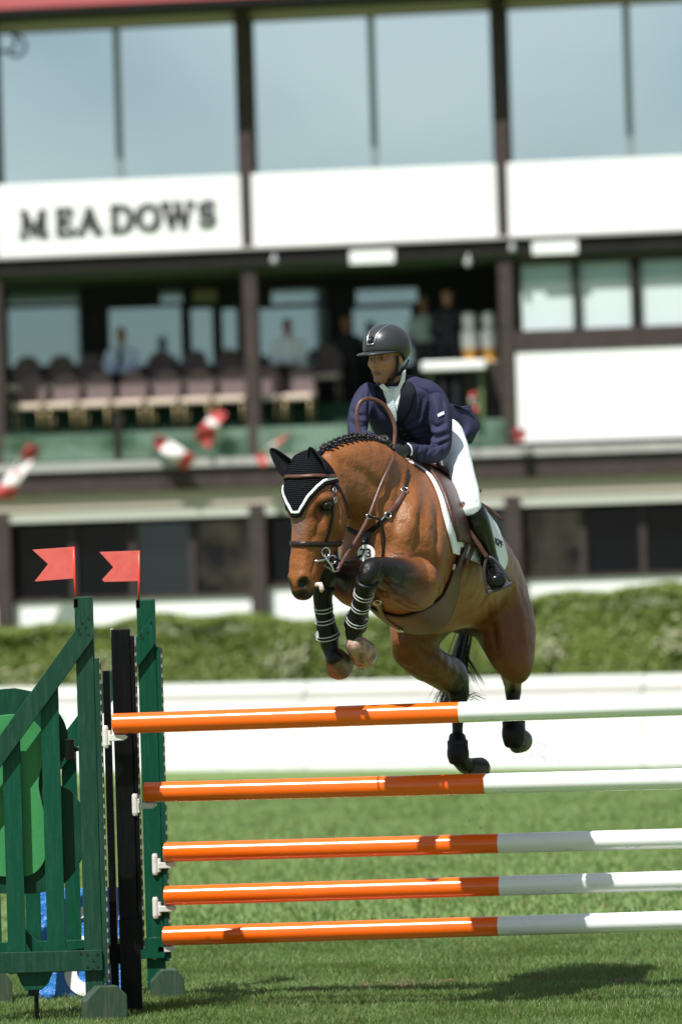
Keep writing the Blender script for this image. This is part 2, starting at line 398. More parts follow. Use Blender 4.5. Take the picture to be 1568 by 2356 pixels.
def hedge(p0, p1, h, depth, label, seed, n, blooms):
    p0, p1 = np.array(p0), np.array(p1); d = unit(p1 - p0); L = np.linalg.norm(p1 - p0); nn = np.array([d[1], -d[0], 0]); nn = nn if nn[1] < 0 else -nn
    e = empty('hedge', label, 'hedge', (p0 + p1) / 2)
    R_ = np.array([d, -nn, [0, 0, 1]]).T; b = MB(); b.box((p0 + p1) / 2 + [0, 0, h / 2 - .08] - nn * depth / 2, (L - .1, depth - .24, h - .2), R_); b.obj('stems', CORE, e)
    r = np.random.default_rng(seed); u = r.uniform(0, L, n); k = r.uniform(0, 1, n) < .62
    wob = lambda u, v: .03 * np.sin(u * 2.3 + seed) + .03 * np.sin(v * 5 + u * 1.1) + .025 * np.sin(u * 5.1 + v * 3)
    v = r.uniform(0, 1, n); dd = np.abs(r.normal(0, .05, n))
    hz = h + .05 * np.sin(u * 1.7 + seed) + .04 * np.sin(u * 4.9)
    Pf = p0 + d * u[:, None] + nn * (wob(u, v * h) - dd)[:, None] + np.c_[np.zeros(n), np.zeros(n), v * hz]
    Pt = p0 + d * u[:, None] - nn * (v * depth)[:, None] + np.c_[np.zeros(n), np.zeros(n), hz - .04 * (2 * v - 1) ** 2 - dd + .03 * np.sin(v * 9 + u * 3)]
    P = np.where(k[:, None], Pf, Pt); N = np.where(k[:, None], nn, [0, 0, 1.0]) + np.array([0, 0, .5])
    under(tag(link('foliage', leaves(P, N, .036, seed), LEAF, smooth=False), kind='stuff'), e)
    for (bx, bz) in blooms:
        q = r.normal(0, 1, (46, 3)) * [.14, .02, .13] + p0 + d * bx + nn * .08 + [0, 0, bz]; mb = MB()
        for c_ in q: mb.ball(c_, .022, 6, 4)
        mb.obj('blossom', PETAL, e, True)
    return e
H0 = W(-160, 1600, 74.5); H1 = W(1105, 1600, 73.8); 
for H_ in (H0, H1): H_[2] = 0
hedge(H0, H1, 1.90, 1.1, 'clipped green hedge with cream blossoms behind the red flags and forelegs', 21, 60000, [(2.2, 1.25), (4.7, 1.35), (5.55, 1.3), (6.5, 1.33), (7.0, 1.3), (1.2, 1.1)])
H2 = W(1015, 1600, 72.6); H3 = W(1760, 1600, 70.6); H2[2] = H3[2] = 0
hedge(H2, H3, 2.08, 1.2, 'taller clipped green hedge to the right of the horse\'s hindquarters', 22, 42000, [(1.6, 1.4), (3.3, 1.5)])

# ---------------------------------------------------------------- grandstand
TAN = .17; Bo = np.array([0, 85.0, 0]); e1 = unit([1, -TAN, 0]); bnn = unit([-TAN, -1, 0])
def sz(px, py, off=0.0):
    """photo pixel -> (distance along the facade, height) on the facade plane moved out by off"""
    d = ray(px, py); o_ = Bo + bnn * off; k = ((o_ - C_O) @ bnn) / (d @ bnn); p = C_O + d * k; return (p - o_) @ e1, p[2]
def fpt(s, z, off=0.0): return Bo + e1 * s + bnn * off + np.array([0, 0, z])
RF = np.array([e1, -bnn, [0, 0, 1]]).T
def fbox(b, s0_, s1_, z0, z1, d0, d1, mi=0): return b.box(fpt((s0_ + s1_) / 2, (z0 + z1) / 2, (d0 + d1) / 2), (abs(s1_ - s0_), abs(d1 - d0), abs(z1 - z0)), RF, mi)
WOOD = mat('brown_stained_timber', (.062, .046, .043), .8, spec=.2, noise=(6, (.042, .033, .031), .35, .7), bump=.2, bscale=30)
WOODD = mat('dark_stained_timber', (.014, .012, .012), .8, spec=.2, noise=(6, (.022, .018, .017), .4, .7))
LEDGE = mat('grey_ledge', (.40, .39, .37), .7, noise=(4, (.33, .32, .31), .4, .7)); CREAM = mat('cream_soffit', (.46, .39, .33), .8); CREAMB = mat('pale_beam', (.50, .50, .44), .8)
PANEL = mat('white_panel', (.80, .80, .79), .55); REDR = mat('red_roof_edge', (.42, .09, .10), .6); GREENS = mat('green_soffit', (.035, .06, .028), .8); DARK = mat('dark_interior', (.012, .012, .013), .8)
GLASS = bpy.data.materials.new('reflective_window'); GLASS.use_nodes = True; t = GLASS.node_tree; bb = t.nodes['Principled BSDF']
bb.inputs['Base Color'].default_value = (.70, .80, .79, 1); bb.inputs['Metallic'].default_value = 1; bb.inputs['Roughness'].default_value = .04
f1, n_ = noise_fac(t, .5, .3, .7, 2); bpn = nd(t, 'ShaderNodeBump', Strength=.02, Distance=.05); t.links.new(n_.outputs['Fac'], bpn.inputs['Height']); t.links.new(bpn.outputs[0], bb.inputs['Normal'])
GLASSD = bpy.data.materials.new('dark_window_glass'); GLASSD.use_nodes = True; t = GLASSD.node_tree; bb = t.nodes['Principled BSDF']; bb.inputs['Base Color'].default_value = (.004, .005, .007, 1); bb.inputs['Roughness'].default_value = .04; bb.inputs['Specular IOR Level'].default_value = .5
tr_ = nd(t, 'ShaderNodeBsdfTransparent'); tr_.inputs['Color'].default_value = (.55, .60, .62, 1); ms = nd(t, 'ShaderNodeMixShader'); ms.inputs[0].default_value = .45; t.links.new(tr_.outputs[0], ms.inputs[1]); t.links.new(bb.outputs[0], ms.inputs[2]); t.links.new(ms.outputs[0], t.nodes['Material Output'].inputs['Surface'])
BLIND = mat('pale_blind', (.45, .55, .56), .8); GLASSM = mat('interior_window', (.30, .40, .41), .08, metal=.85)
GLASSR = mat('part_mirrored_glass', (.055, .066, .072), .06, metal=.9); GLASSR2 = mat('warm_reflecting_glass', (.10, .085, .06), .1, metal=.8, noise=(1.5, (.02, .02, .022), .4, .6))
FRAMEG = mat('grey_green_mullion', (.20, .24, .24), .5)
GL2 = bpy.data.materials.new('balustrade_glass'); GL2.use_nodes = True; t = GL2.node_tree; bb = t.nodes['Principled BSDF']; bb.inputs['Base Color'].default_value = (.20, .32, .22, 1); bb.inputs['Roughness'].default_value = .08; f1, _ = noise_fac(t, 1.3, .35, .65, 3, (1, 1, 2)); t.links.new(mixc(t, f1, (.07, .13, .075), (.36, .46, .38)), bb.inputs['Base Color'])  # noise paints whitish reflections into the green glass colour
tr_ = nd(t, 'ShaderNodeBsdfTransparent'); tr_.inputs['Color'].default_value = (.75, .9, .82, 1); ms = nd(t, 'ShaderNodeMixShader'); ms.inputs[0].default_value = .35; t.links.new(tr_.outputs[0], ms.inputs[1]); t.links.new(bb.outputs[0], ms.inputs[2]); t.links.new(ms.outputs[0], t.nodes['Material Output'].inputs['Surface'])
stand = empty('grandstand', 'timber and white panelled grandstand with mirrored upper windows and a chair-lined balcony', 'building', fpt(0, 0))
Z = lambda py, off=0.0: sz(560, py, off)[1]
SX = lambda px, py=300: sz(px, py)[0]
z_roof, z_win1, z_win0, z_pan1, z_pan0, z_beam0 = Z(14), Z(50), Z(400), Z(402), Z(568), Z(618)
z_deck1, z_deck0, z_sof, z_gw1, z_gw0 = Z(1052), Z(1118), Z(1185), Z(1187), Z(1362)
colS = [SX(-611), SX(-24), SX(562), SX(1150), SX(1739), SX(2324)]
L0, L1 = colS[0] - .3, colS[-1] + .3
def part(name, m_, bv=.0, **k):
    pass
def P_(name, m_, args, bevel=0.0):
    b = MB()
    for a in (args if isinstance(args, list) else [args]): fbox(b, *a)
    return b.obj(name, m_, stand, bevel=bevel)
roof = P_('roof', REDR, (L0, L1, z_roof + .02, z_roof + .9, -6, 1.0)); 
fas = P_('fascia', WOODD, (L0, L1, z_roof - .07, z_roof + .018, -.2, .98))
P_('soffit', CREAM, (L0, L1, z_win1 + .03, z_roof - .072, -.25, -.12))
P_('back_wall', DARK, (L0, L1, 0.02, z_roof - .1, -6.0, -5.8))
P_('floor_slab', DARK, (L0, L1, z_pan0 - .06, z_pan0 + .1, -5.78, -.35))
for i in range(5):
    a, c_ = colS[i], colS[i + 1]; md = (a + c_) / 2
    # mirrored upper windows: two panes and a mullion
    for (x0, x1) in ((a + .10, md - .05), (md + .05, c_ - .10)):
        w_ = P_('window_pane', GLASS, (x0, x1, z_win0, z_win1, -.24, -.20))
    P_('window_mullion', FRAMEG, (md - .048, md + .048, z_win0, z_win1, -.26, -.16))
    P_('window_sill', FRAMEG, (a + .12, c_ - .12, z_win0 - .012, z_win0 - .001, -.25, -.02))
    if i in (1, 2, 3): pn = P_('white_panel', PANEL, (a + .085, c_ - .085, z_pan0, z_pan1, -.18, .02), .01)
    else: P_('white_panel', PANEL, (a + .085, c_ - .085, z_pan0, z_pan1, -.18, .02), .01)
for s_ in colS:
    P_('column', WOOD, (s_ - .115, s_ + .115, z_pan0, z_roof - .075, -.3, .0))
    P_('column', WOOD, (s_ - .105, s_ + .105, z_deck1, z_beam0 - .002, -.25, -.02))
    P_('column', WOOD, (s_ - .12, s_ + .12, 0.0, z_deck0 - .3, -.3, -.05))
P_('ledge', LEDGE, (L0, L1, z_pan0 - .05, z_pan0 - .004, -.3, .12))
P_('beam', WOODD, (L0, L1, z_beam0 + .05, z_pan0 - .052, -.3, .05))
P_('balcony_ceiling', GREENS, (L0, L1, z_beam0, z_beam0 + .048, -5.5, .0))
# name on the first panel: serif capitals with thick and thin strokes
LET = mat('black_sign_letter', (.02, .017, .017), .6)
TK, TN = .28, .18
def seg(x0, y0, x1, y1, w_): return ('s', x0, y0, x1, y1, w_)
GLY = {'M': [seg(.05, 0, .12, 1, TN), seg(.12, 1, .5, .08, TK), seg(.5, .08, .88, 1, TN), seg(.88, 1, .92, 0, TK), seg(-.08, 0, .22, 0, TN), seg(.75, 0, 1.1, 0, TN), seg(-.02, 1, .2, 1, TN), seg(.8, 1, 1.02, 1, TN)],
 'E': [seg(.16, 0, .16, 1, TK), seg(0, 0, .8, 0, TN), seg(0, 1, .8, 1, TN), seg(.16, .52, .6, .52, TN), seg(.8, 0, .84, .25, TN), seg(.8, 1, .8, .78, TN), seg(.6, .4, .6, .64, TN)],
 'A': [seg(.08, 0, .48, 1, TN), seg(.48, 1, .88, 0, TK), seg(.2, .34, .72, .34, TN), seg(-.1, 0, .26, 0, TN), seg(.68, 0, 1.08, 0, TN)],
 'D': [seg(.16, 0, .16, 1, TK), seg(0, 0, .5, 0, TN), seg(0, 1, .5, 1, TN)] + [seg(.46 + .44 * math.cos(a), .5 + .5 * math.sin(a), .46 + .44 * math.cos(a + .4), .5 + .5 * math.sin(a + .4), TK if -1.1 < a < .7 else TN) for a in np.arange(-1.57, 1.5, .4)],
 'O': [seg(.5 + .46 * math.cos(a), .5 + .5 * math.sin(a), .5 + .46 * math.cos(a + .4), .5 + .5 * math.sin(a + .4), TK if abs(math.cos(a + .2)) > .6 else TN) for a in np.arange(0, 6.28, .4)],
 'W': [seg(.02, 1, .28, 0, TK), seg(.28, 0, .52, .95, TN), seg(.52, .95, .76, 0, TK), seg(.76, 0, 1.0, 1, TN), seg(-.12, 1, .2, 1, TN), seg(.4, 1, .62, 1, TN), seg(.86, 1, 1.14, 1, TN)],
 'S': [seg(x0, y0, x1, y1, w_) for x0, y0, x1, y1, w_ in ((.78, .78, .6, .97, TN), (.6, .97, .35, .97, TN), (.35, .97, .14, .82, TN), (.14, .82, .16, .64, TK), (.16, .64, .42, .52, TK), (.42, .52, .7, .4, TK), (.7, .4, .82, .22, TK), (.82, .22, .66, .04, TN), (.66, .04, .38, .02, TN), (.38, .02, .14, .2, TN), (.78, 1, .78, .7, TN), (.13, 0, .13, .32, TN))]}
def letter(ch, px, py, h, wd):
    s_, z_ = sz(px, py, .03); base = fpt(s_, z_, .03); sd = SDF([-.35, -.05, -.3], [.35, .05, .3], .011, 3)
    for (_, x0, y0, x1, y1, w_) in GLY[ch]:
        a = np.array([(x0 - .5) * wd, 0, (y0 - .5) * h]); c_ = np.array([(x1 - .5) * wd, 0, (y1 - .5) * h]); L_ = np.linalg.norm(c_ - a); u_ = (c_ - a) / L_; v_ = np.array([-u_[2], 0, u_[0]])
        b = MB(); b.box((a + c_) / 2, (L_ + w_ * h * .5, .05, max(w_ * h, .03)), np.array([u_, [0, 1, 0], v_]).T); sd.add((np.array(b.v), np.array(b.f), None), .004)
    me = sd.mesh('letter'); me.transform(Matrix.Translation(Vector(base)) @ Matrix([e1, -bnn, [0, 0, 1]]).transposed().to_4x4())
    under(link('sign_letter', me, LET, None, False), stand)
for ch, x, wd in zip('MEADOWS', (77, 152, 206, 281, 341, 408, 478), (.36, .28, .34, .34, .32, .40, .27)): letter(ch, x, 514 - .057 * (x - 77), .36, wd)
# balcony: deck, ledge, glass front, back wall
P_('balcony_deck', LEDGE, (L0, L1, z_deck1 - .12, z_deck1, -5.5, .12)); P_('deck_fascia', WOOD, (L0, L1, z_deck0 - .03, z_deck1 - .122, -.35, .05))
P_('lower_soffit', CREAM, (L0, L1, Z(1160), z_deck0 - .032, -.4, -.05)); P_('pale_beam', CREAMB, (L0, L1, z_sof, Z(1160) - .002, -.42, -.08))
zg1 = Z(985)
mids = sorted([colS[1] + .0, SX(268, 900), colS[2], SX(860, 900), colS[3]])
for a, c_ in zip(mids[:-1], mids[1:]):
    P_('glass_panel', GL2, (a + .06, c_ - .06, z_deck1 + .03, zg1, -.02, .0))
for s_ in (SX(268, 900), SX(860, 900)): P_('balustrade_post', WOODD, (s_ - .05, s_ + .05, z_deck1, zg1 + .35 if s_ < 0 else zg1 + .1, -.06, .02))
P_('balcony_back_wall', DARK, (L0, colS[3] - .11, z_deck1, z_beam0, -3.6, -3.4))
dep = -3.38
def bwin(x0, x1, y0, y1, m_):
    a, zt = sz(x0, y0, dep); c_, zb = sz(x1, y1, dep); P_('inner_window', m_, (a, c_, zb, zt, dep, dep + .04))
for x0, x1 in ((20, 188), (252, 420), (440, 492), (512, 548), (592, 758), (812, 950)): bwin(x0, x1, 712, 838, GLASSM)
for x0, x1, m_ in ((20, 185, GLASSM), (370, 420, GLASSM), (445, 500, mat('amber_pane', (.22, .20, .08), .3)), (625, 750, GLASSM), (820, 960, GLASSM)): bwin(x0, x1, 668, 695, m_)
# dark wall closing the right end of the balcony
P_('end_wall', DARK, (colS[3] - .105, colS[3] - .02, z_deck1, z_beam0, -5.4, -.26))
# enclosed bays to the right: windows over a white panel
zr1, zr0 = sz(1250, 606)[1], sz(1250, 757)[1]; zt0 = sz(1250, 806)[1]; zp0 = sz(1250, 1016)[1]
b0, b1 = colS[3] + .115, L1
P_('bay_wall', WOODD, (b0, b1, z_deck1, z_beam0, -.36, -.30))
PANEB = bpy.data.materials.new('pane_with_blind'); PANEB.use_nodes = True; t = PANEB.node_tree; bb = t.nodes['Principled BSDF']; bb.inputs['Base Color'].default_value = (.58, .66, .66, 1); bb.inputs['Roughness'].default_value = .12; bb.inputs['Specular IOR Level'].default_value = .9
for x0, x1 in ((1194, 1316), (1326, 1448), (1470, 1590), (1600, 1722), (1765, 1890)):
    a, c_ = sz(x0, 680)[0], sz(x1, 680)[0]; P_('bay_window', PANEB, (a, c_, zr0, zr1, -.29, -.25)); 
    zz = zr1 - (zr1 - zr0) * .28; P_('blind', mat('blue_tint_blind', (.34, .46, .49), .3), (a + .004, c_ - .004, zz, zr1 - .004, -.248, -.24))
P_('window_head', WOOD, (b0, b1, zr1 + .01, z_beam0 - .002, -.29, -.08)); P_('window_transom', WOOD, (b0, b1, zt0, zr0 - .01, -.29, -.04))
for x in (1321, 1459, 1595, 1743): s_ = sz(x, 680)[0]; P_('window_post', WOODD, (s_ - .045 - (.03 if x == 1459 else 0), s_ + .045, zr0 - .008, zr1 + .008, -.28, -.10))
P_('white_panel', PANEL, (b0 + .0, b1, zp0, zt0 - .004, -.28, -.06), .01)
# lamps and plates under the upper ledge
LAMPM = mat('lamp_grey', (.40, .42, .42), .3)
for i, (x, y) in enumerate(((631, 600), (1076, 605), (1178, 572))):
    s_, z_ = sz(x, y, .1); b = MB(); b.ball(fpt(s_, z_, .12), (.055, .055, .065), 12, 8); b.tube([fpt(s_, z_ + .05, .10), fpt(s_, z_ + .14, .03)], .02, 8); b.obj('spotlight', LAMPM, stand, True)
for x, y in ((855, 591), (1275, 569)): s_, z_ = sz(x, y, .1); P_('white_plate', PANEL, (s_ - .34, s_ + .34, z_ - .10, z_ + .10, .055, .09), .01)
b = MB(); s_, z_ = sz(14, 96, .1); b.torus(fpt(s_, z_, .15), .16, .025, (0, -1, .2), 20, 8, arc=.6, rot=1.0); b.obj('hanging_cable', WOODD, stand, True)
# ground floor: dark windows, posts, white dado
for i in range(5):
    a, c_ = colS[i] + .12, colS[i + 1] - .12; n = 4; w_ = (c_ - a) / n
    gz0 = z_gw0 if i < 2 else sz(1400, 1318)[1]
    for k in range(n):
        P_('window_pane', (GLASSD, GLASSD, GLASSR, GLASSD, GLASSR2)[(i * 3 + k * 2) % 5], (a + w_ * k + .05, a + w_ * (k + 1) - .05, gz0, z_gw1 - .05, -.38, -.36))
        if k: P_('window_post', WOOD, (a + w_ * k - .045, a + w_ * k + .045, gz0 - .06, z_gw1 - .02, -.42, -.27))
    P_('window_sill', WOOD, (a, c_, gz0 - .06, gz0 - .004, -.46, -.20))
    P_('dado', PANEL, (a, c_, .0, gz0 - .062, -.42, -.24))
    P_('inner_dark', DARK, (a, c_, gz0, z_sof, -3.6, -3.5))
    for k in range(3):
        rr = random.Random(i * 5 + k); x_ = a + (c_ - a) * (.2 + .3 * k) + rr.uniform(-.2, .2); P_('inner_table', mat('pale_tablecloth', (.30, .34, .40), .8), (x_ - .3, x_ + .3, gz0 - .1, gz0 + rr.uniform(.06, .22), -2.2, -1.6))
        if rr.random() < .6: P_('inner_post', WOOD, (x_ + .4, x_ + .47, gz0, z_sof, -1.5, -1.42))

# ---------------------------------------------------------------- balcony furniture and people
CHB = mat('mauve_chair_cloth', (.125, .092, .090), .85); CHS = mat('beige_seat', (.62, .50, .40), .85); GOLD = mat('gold_leg', (.40, .31, .16), .4, metal=.5)
def chair_proto():
    e = bpy.data.objects.new('banquet_chair', None); COL.objects.link(e)
    def loc(b, name, m_, smooth=False, bevel=0):
        o = link(name, b.mesh(name), m_, None, smooth); o.parent = e
        if bevel: md_ = o.modifiers.new('bevel', 'BEVEL'); md_.width = bevel; md_.segments = 2
        return o
    b = MB(); poly = [(-.21, .20, .42), (.21, .20, .42), (.22, .23, .70), (.17, .25, .86), (.08, .255, .93), (-.08, .255, .93), (-.17, .25, .86), (-.22, .23, .70)]; b.prism(poly, (0, .05, 0)); loc(b, 'backrest', CHB, bevel=.015)
    b = MB(); b.box((0, 0, .435), (.45, .44, .09)); loc(b, 'seat', CHS, bevel=.02)
    for x in (-.19, .19):
        for y in (-.18, .2): b = MB(); b.tube([(x, y, 0), (x, y, .40)], .014, 8); loc(b, 'leg', GOLD, True)
    return e
cp = chair_proto(); first = [True]
T1, T2 = .46, .80
TIER = mat('green_carpet', (.012, .045, .025), .9)
P_('seating_tier', TIER, (L0, colS[3] - .2, z_deck1 + .002, z_deck1 + T1, -1.2, -.34)); P_('seating_tier', TIER, (L0, colS[3] - .2, z_deck1 + .002, z_deck1 + T2, -3.39, -1.202))
def place_chair(px, py_seat, off, label, grp):
    s_, z_ = sz(px, py_seat, off); p = fpt(s_, z_deck1 + (T1 if off > -1 else T2), off)
    if first[0]: r = cp; first[0] = False
    else:
        r = cp.copy(); COL.objects.link(r)
        for ch in cp.children: c_ = ch.copy(); COL.objects.link(c_); c_.parent = r
    r.location = p; r.rotation_euler = (0, 0, math.atan2(e1[1], e1[0])); tag(r, label, 'chair', grp); return r
nth = ['first', 'second', 'third', 'fourth', 'fifth', 'sixth', 'seventh', 'eighth', 'ninth', 'tenth']
for i in range(9):
    place_chair(68 + 77.5 * i, 920, -.62, nth[i] + ' beige-seated chair from the left in the balcony\'s front row', 'chairs in the front row of the balcony')
for i, x in enumerate((55, 133, 203, 364, 440, 520, 749)):
    place_chair(x, 850, -1.75, nth[i] + ' dark-backed chair from the left in the balcony\'s back row', 'chairs in the back row of the balcony')
SKN = mat('spectator_skin', (.33, .17, .11), .5); HAIRS = mat('spectator_hair', (.02, .014, .01), .7)
def spectator(px, py_head, off, seated, shirt, legs, label, tie=None, blond=False):
    s_, zh = sz(px, py_head, off); p = fpt(s_, 0, off); e = empty('person', label, 'person', fpt(s_, z_deck1, off))
    o_ = np.array([p[0], p[1], 0]); zt = zh - .02; H = lambda x, y, z: o_ + e1 * x + bnn * y + np.array([0, 0, z])
    hip = zt - .62; 
    s = SDF(o_ + [-.6, -.95, z_deck1 - .05], o_ + [.6, .6, zh + .3], .018, 5)
    s.add(loft([[*H(0, 0, zt + .12), .06, .075], [*H(0, .01, zt + .03), .078, .095], [*H(0, .02, zt - .08), .055, .065]], e1), .02)
    s.add(loft([[*H(0, 0, zt - .08), .05, .05], [*H(0, 0, zt - .16), .055, .055]], e1), .02)
    s.add(loft([[*H(0, 0, zt - .17), .12, .07], [*H(0, 0, zt - .22), .20, .10], [*H(0, 0, zt - .42), .17, .11], [*H(0, 0, hip), .17, .12]], e1), .03)
    for k in (-1, 1):
        if seated: s.add(loft([[*H(.19 * k, 0, zt - .22), .055, .055], [*H(.25 * k, .03, zt - .46), .048, .048], [*H(.14 * k, .26, zt - .52), .04, .04]], [0, 1, 0]), .02)
        else: s.add(loft([[*H(.19 * k, 0, zt - .22), .055, .055], [*H(.25 * k, -.02, zt - .48), .048, .048], [*H(.16 * k, .18, zt - .62), .04, .04]], [0, 1, 0]), .02)
        if seated: s.add(loft([[*H(.09 * k, 0, hip), .085, .085], [*H(.12 * k, .42, hip + .0), .065, .065], [*H(.12 * k, .44, z_deck1 + .12), .05, .05], [*H(.12 * k, .55, z_deck1 + .04), .04, .04]], e1), .03)
        else: s.add(loft([[*H(.09 * k, 0, hip), .09, .09], [*H(.10 * k, .02, hip - .4), .065, .065], [*H(.10 * k, 0, z_deck1 + .08), .045, .045], [*H(.11 * k, .12, z_deck1 + .04), .04, .035]], e1), .03)
    me = s.mesh('spectator'); V = verts_of(me); attr(me, 'cloth', (V[:, 2] < zt - .13) * 1.0); attr(me, 'lower', (V[:, 2] < hip + .06) * 1.0); attr(me, 'hair', ((V[:, 2] > zt + .09) | (((V - o_) @ bnn < -.01) & (V[:, 2] > zt - .03))) * 1.0)
    Mx = bpy.data.materials.new('spectator'); Mx.use_nodes = True; t = Mx.node_tree
    c = mixc(t, at_(t, 'hair'), (.33, .17, .11), (.30, .22, .12) if blond else (.02, .014, .01)); c = mixc(t, at_(t, 'cloth'), c, shirt); c = mixc(t, at_(t, 'lower'), c, legs); t.links.new(c, t.nodes['Principled BSDF'].inputs['Base Color']); t.nodes['Principled BSDF'].inputs['Roughness'].default_value = .8
    under(link('body', me, Mx), e)
    if tie: b = MB(); b.prism([H(-.03, .125, zt - .17), H(.03, .125, zt - .17), H(.045, .135, zt - .5), H(-.045, .135, zt - .5)], bnn * .01); b.obj('tie', mat('dark_tie', tie, .8), e)
def at_(t, n): a = t.nodes.new('ShaderNodeAttribute'); a.attribute_name = n; return a.outputs['Fac']
spectator(279, 772, -1.75, True, (.66, .75, .95), (.02, .02, .03), 'seated man in pale blue shirt and dark tie on the balcony', (.02, .02, .03))
spectator(661, 752, -1.75, True, (.85, .88, .93), (.03, .03, .04), 'seated man in whitish shirt in front of the balcony windows')
spectator(1028, 682, -1.0, False, (.010, .011, .018), (.010, .011, .018), 'standing man in dark suit at the right end of the balcony')
spectator(796, 742, -2.2, False, (.012, .012, .016), (.012, .012, .016), 'standing figure in black behind the rider\'s helmet on the balcony')
spectator(974, 700, -1.9, False, (.46, .52, .55), (.05, .05, .06), 'standing figure in pale clothes beside the dark-suited man', None, True)
# high white table
s0_, z0_ = sz(969, 843, -.25); s1_, _ = sz(1117, 843, -.25)
tb = empty('high_table', 'white-topped high table at the balcony rail behind the rider\'s back', 'table', fpt((s0_ + s1_) / 2, z_deck1, -.4))
b = MB(); fbox(b, s0_, s1_, z0_ - .07, z0_ + .07, -.6, -.22); b.obj('top', PANEL, tb, bevel=.02)
for s_ in (s0_ + .1, s1_ - .1): b = MB(); fbox(b, s_ - .03, s_ + .03, z_deck1, z0_ - .072, -.44, -.38); b.obj('leg', mat('green_steel', (.10, .16, .06), .5), tb)
# added blocks standing in for the sunlit view beyond, on an added counter
s0_, z0_ = sz(1062, 838, -.7); s1_, _ = sz(1150, 838, -.7)
ct = empty('standin_counter', 'narrow counter under white and amber dispensers at the balcony\'s end', 'counter', fpt((s0_ + s1_) / 2, z_deck1, -.7)); b = MB(); fbox(b, s0_, s1_, z_deck1, z0_, -1.1, -.65); b.obj('cabinet', WOOD, ct, bevel=.01)
b = MB(); fbox(b, s0_ - .02, s1_ + .02, z0_ + .002, z0_ + .03, -1.12, -.63); b.obj('top', LEDGE, ct)
AMB = mat('amber_sunlit_view', (.75, .38, .06), .3); WPL = mat('white_sunlit_view', (.82, .82, .78), .35)  # amber and white of the sunlit outdoors put into plain colours
for i, x in enumerate((1080, 1126)):
    s_, _ = sz(x, 800, -.85); zb = z0_ + .032; d_ = empty('sunlit_view_block', ('left' if i == 0 else 'right') + ' white dispenser with amber base at the balcony\'s end', 'standin', fpt(s_, zb, -.85), 'stand-ins for the sunlit view')
    b = MB(); b.tube([fpt(s_, zb, -.85), fpt(s_, zb + .2, -.85)], .11, 16); b.obj('base', AMB, d_, auto=40)
    b = MB(); b.tube([fpt(s_, zb + .202, -.85), fpt(s_, zb + .46, -.85), fpt(s_, zb + .5, -.85)], [.125, .125, .09], 16); b.obj('view_block', WPL, d_, auto=40)
    b = MB(); b.tube([fpt(s_, zb + .502, -.85), fpt(s_, zb + .56, -.85), fpt(s_, zb + .72, -.85), fpt(s_, zb + .75, -.85)], [.05, .10, .10, .03], 16); b.obj('lid', WPL, d_, auto=40)
# red and white flags on short sticks along the balcony
FR = mat('flag_red', (.45, .05, .05), .7); FW = mat('flag_white', (.62, .58, .56), .7)
def flag(corners, stick, off, label, leaf=False, seed=0, bands=(4, 12)):
    """corners: hoist top, hoist bottom, fly bottom, fly top in pixels; three bands along the fly"""
    q = [fpt(*sz(x, y, off), off) for x, y in corners]; e = empty('flag', label, 'flag', fpt(*sz(*stick[0], off), off)); n = 16; rows = []
    for i in range(n + 1):
        f = i / n; a = q[0] + (q[3] - q[0]) * f; b_ = q[1] + (q[2] - q[1]) * f; rows.append([a + (b_ - a) * k / 6 + bnn * .05 * math.sin(f * 7 + k * .5 + seed) for k in range(7)])
    k0, k1 = bands
    for nm, i0_, i1_, m_ in (('red_band', 0, k0, FR), ('white_band', k0, k1, FW), ('red_band', k1, 16, FR)):
        b = MB(); G = rows[i0_:i1_ + 1]; V = [p for r in G for p in r]; b.add(V, [(i * 7 + j, i * 7 + j + 1, (i + 1) * 7 + j + 1, (i + 1) * 7 + j) for i in range(len(G) - 1) for j in range(6)]); o = b.obj(nm, m_, e, True); sl = o.modifiers.new('thickness', 'SOLIDIFY'); sl.thickness = .004
    b = MB(); b.tube([fpt(*sz(*p, off), off) for p in stick], .012, 8); b.obj('stick', WOODD, e, True)
    if leaf:
        c_ = (np.array(rows[8][3])); ux = unit(q[3] - q[0]); uy = unit(q[0] - q[1]); uy = unit(uy - ux * (uy @ ux)); h = np.linalg.norm(q[0] - q[1]) * .36
        half = [(0, 1), (.18, .66), (.36, .74), (.28, .32), (.52, .50), (.60, .36), (.92, .40), (.82, .12), (.94, -.02), (.50, -.34), (.56, -.52), (.06, -.44), (.06, -.95)]
        poly = [c_ + ux * x * h * .9 + uy * y * h + bnn * .06 for x, y in half] + [c_ - ux * x * h * .9 + uy * y * h + bnn * .06 for x, y in half[::-1][:-1]]
        b = MB(); b.prism(poly, bnn * .004); b.obj('maple_leaf', FR, e)
flag([(68, 1022), (92, 1030), (28, 1150), (-25, 1148)], [(95, 1062), (72, 1012)], .9, 'large red and white maple leaf flag blown down at the left edge', True, 1)
flag([(364, 998), (350, 1022), (424, 1082), (454, 1052)], [(352, 1055), (355, 1008)], .3, 'red and white flag hanging over the ledge right of the balcony post', False, 2)
flag([(498, 936), (522, 952), (480, 1032), (444, 1006)], [(520, 1050), (510, 940)], .25, 'red and white flag above the ledge below the middle chairs', False, 3, (5, 8))
flag([(668, 992), (654, 1008), (606, 1076), (586, 1052)], [(655, 1052), (668, 992)], .35, 'pale red and white flag beside the horse\'s ear', False, 4, (6, 13))
flag([(1080, 905), (1096, 902), (1100, 946), (1082, 950)], [(1098, 1040), (1094, 898)], .15, 'small red and white flag beyond the tail of the rider\'s jacket', False, 5)
flag([(1180, 990), (1210, 986), (1206, 1012), (1186, 1018)], [(1182, 1032), (1180, 984)], .3, 'small red flag on the ledge below the white panel', False, 6, (8, 9))
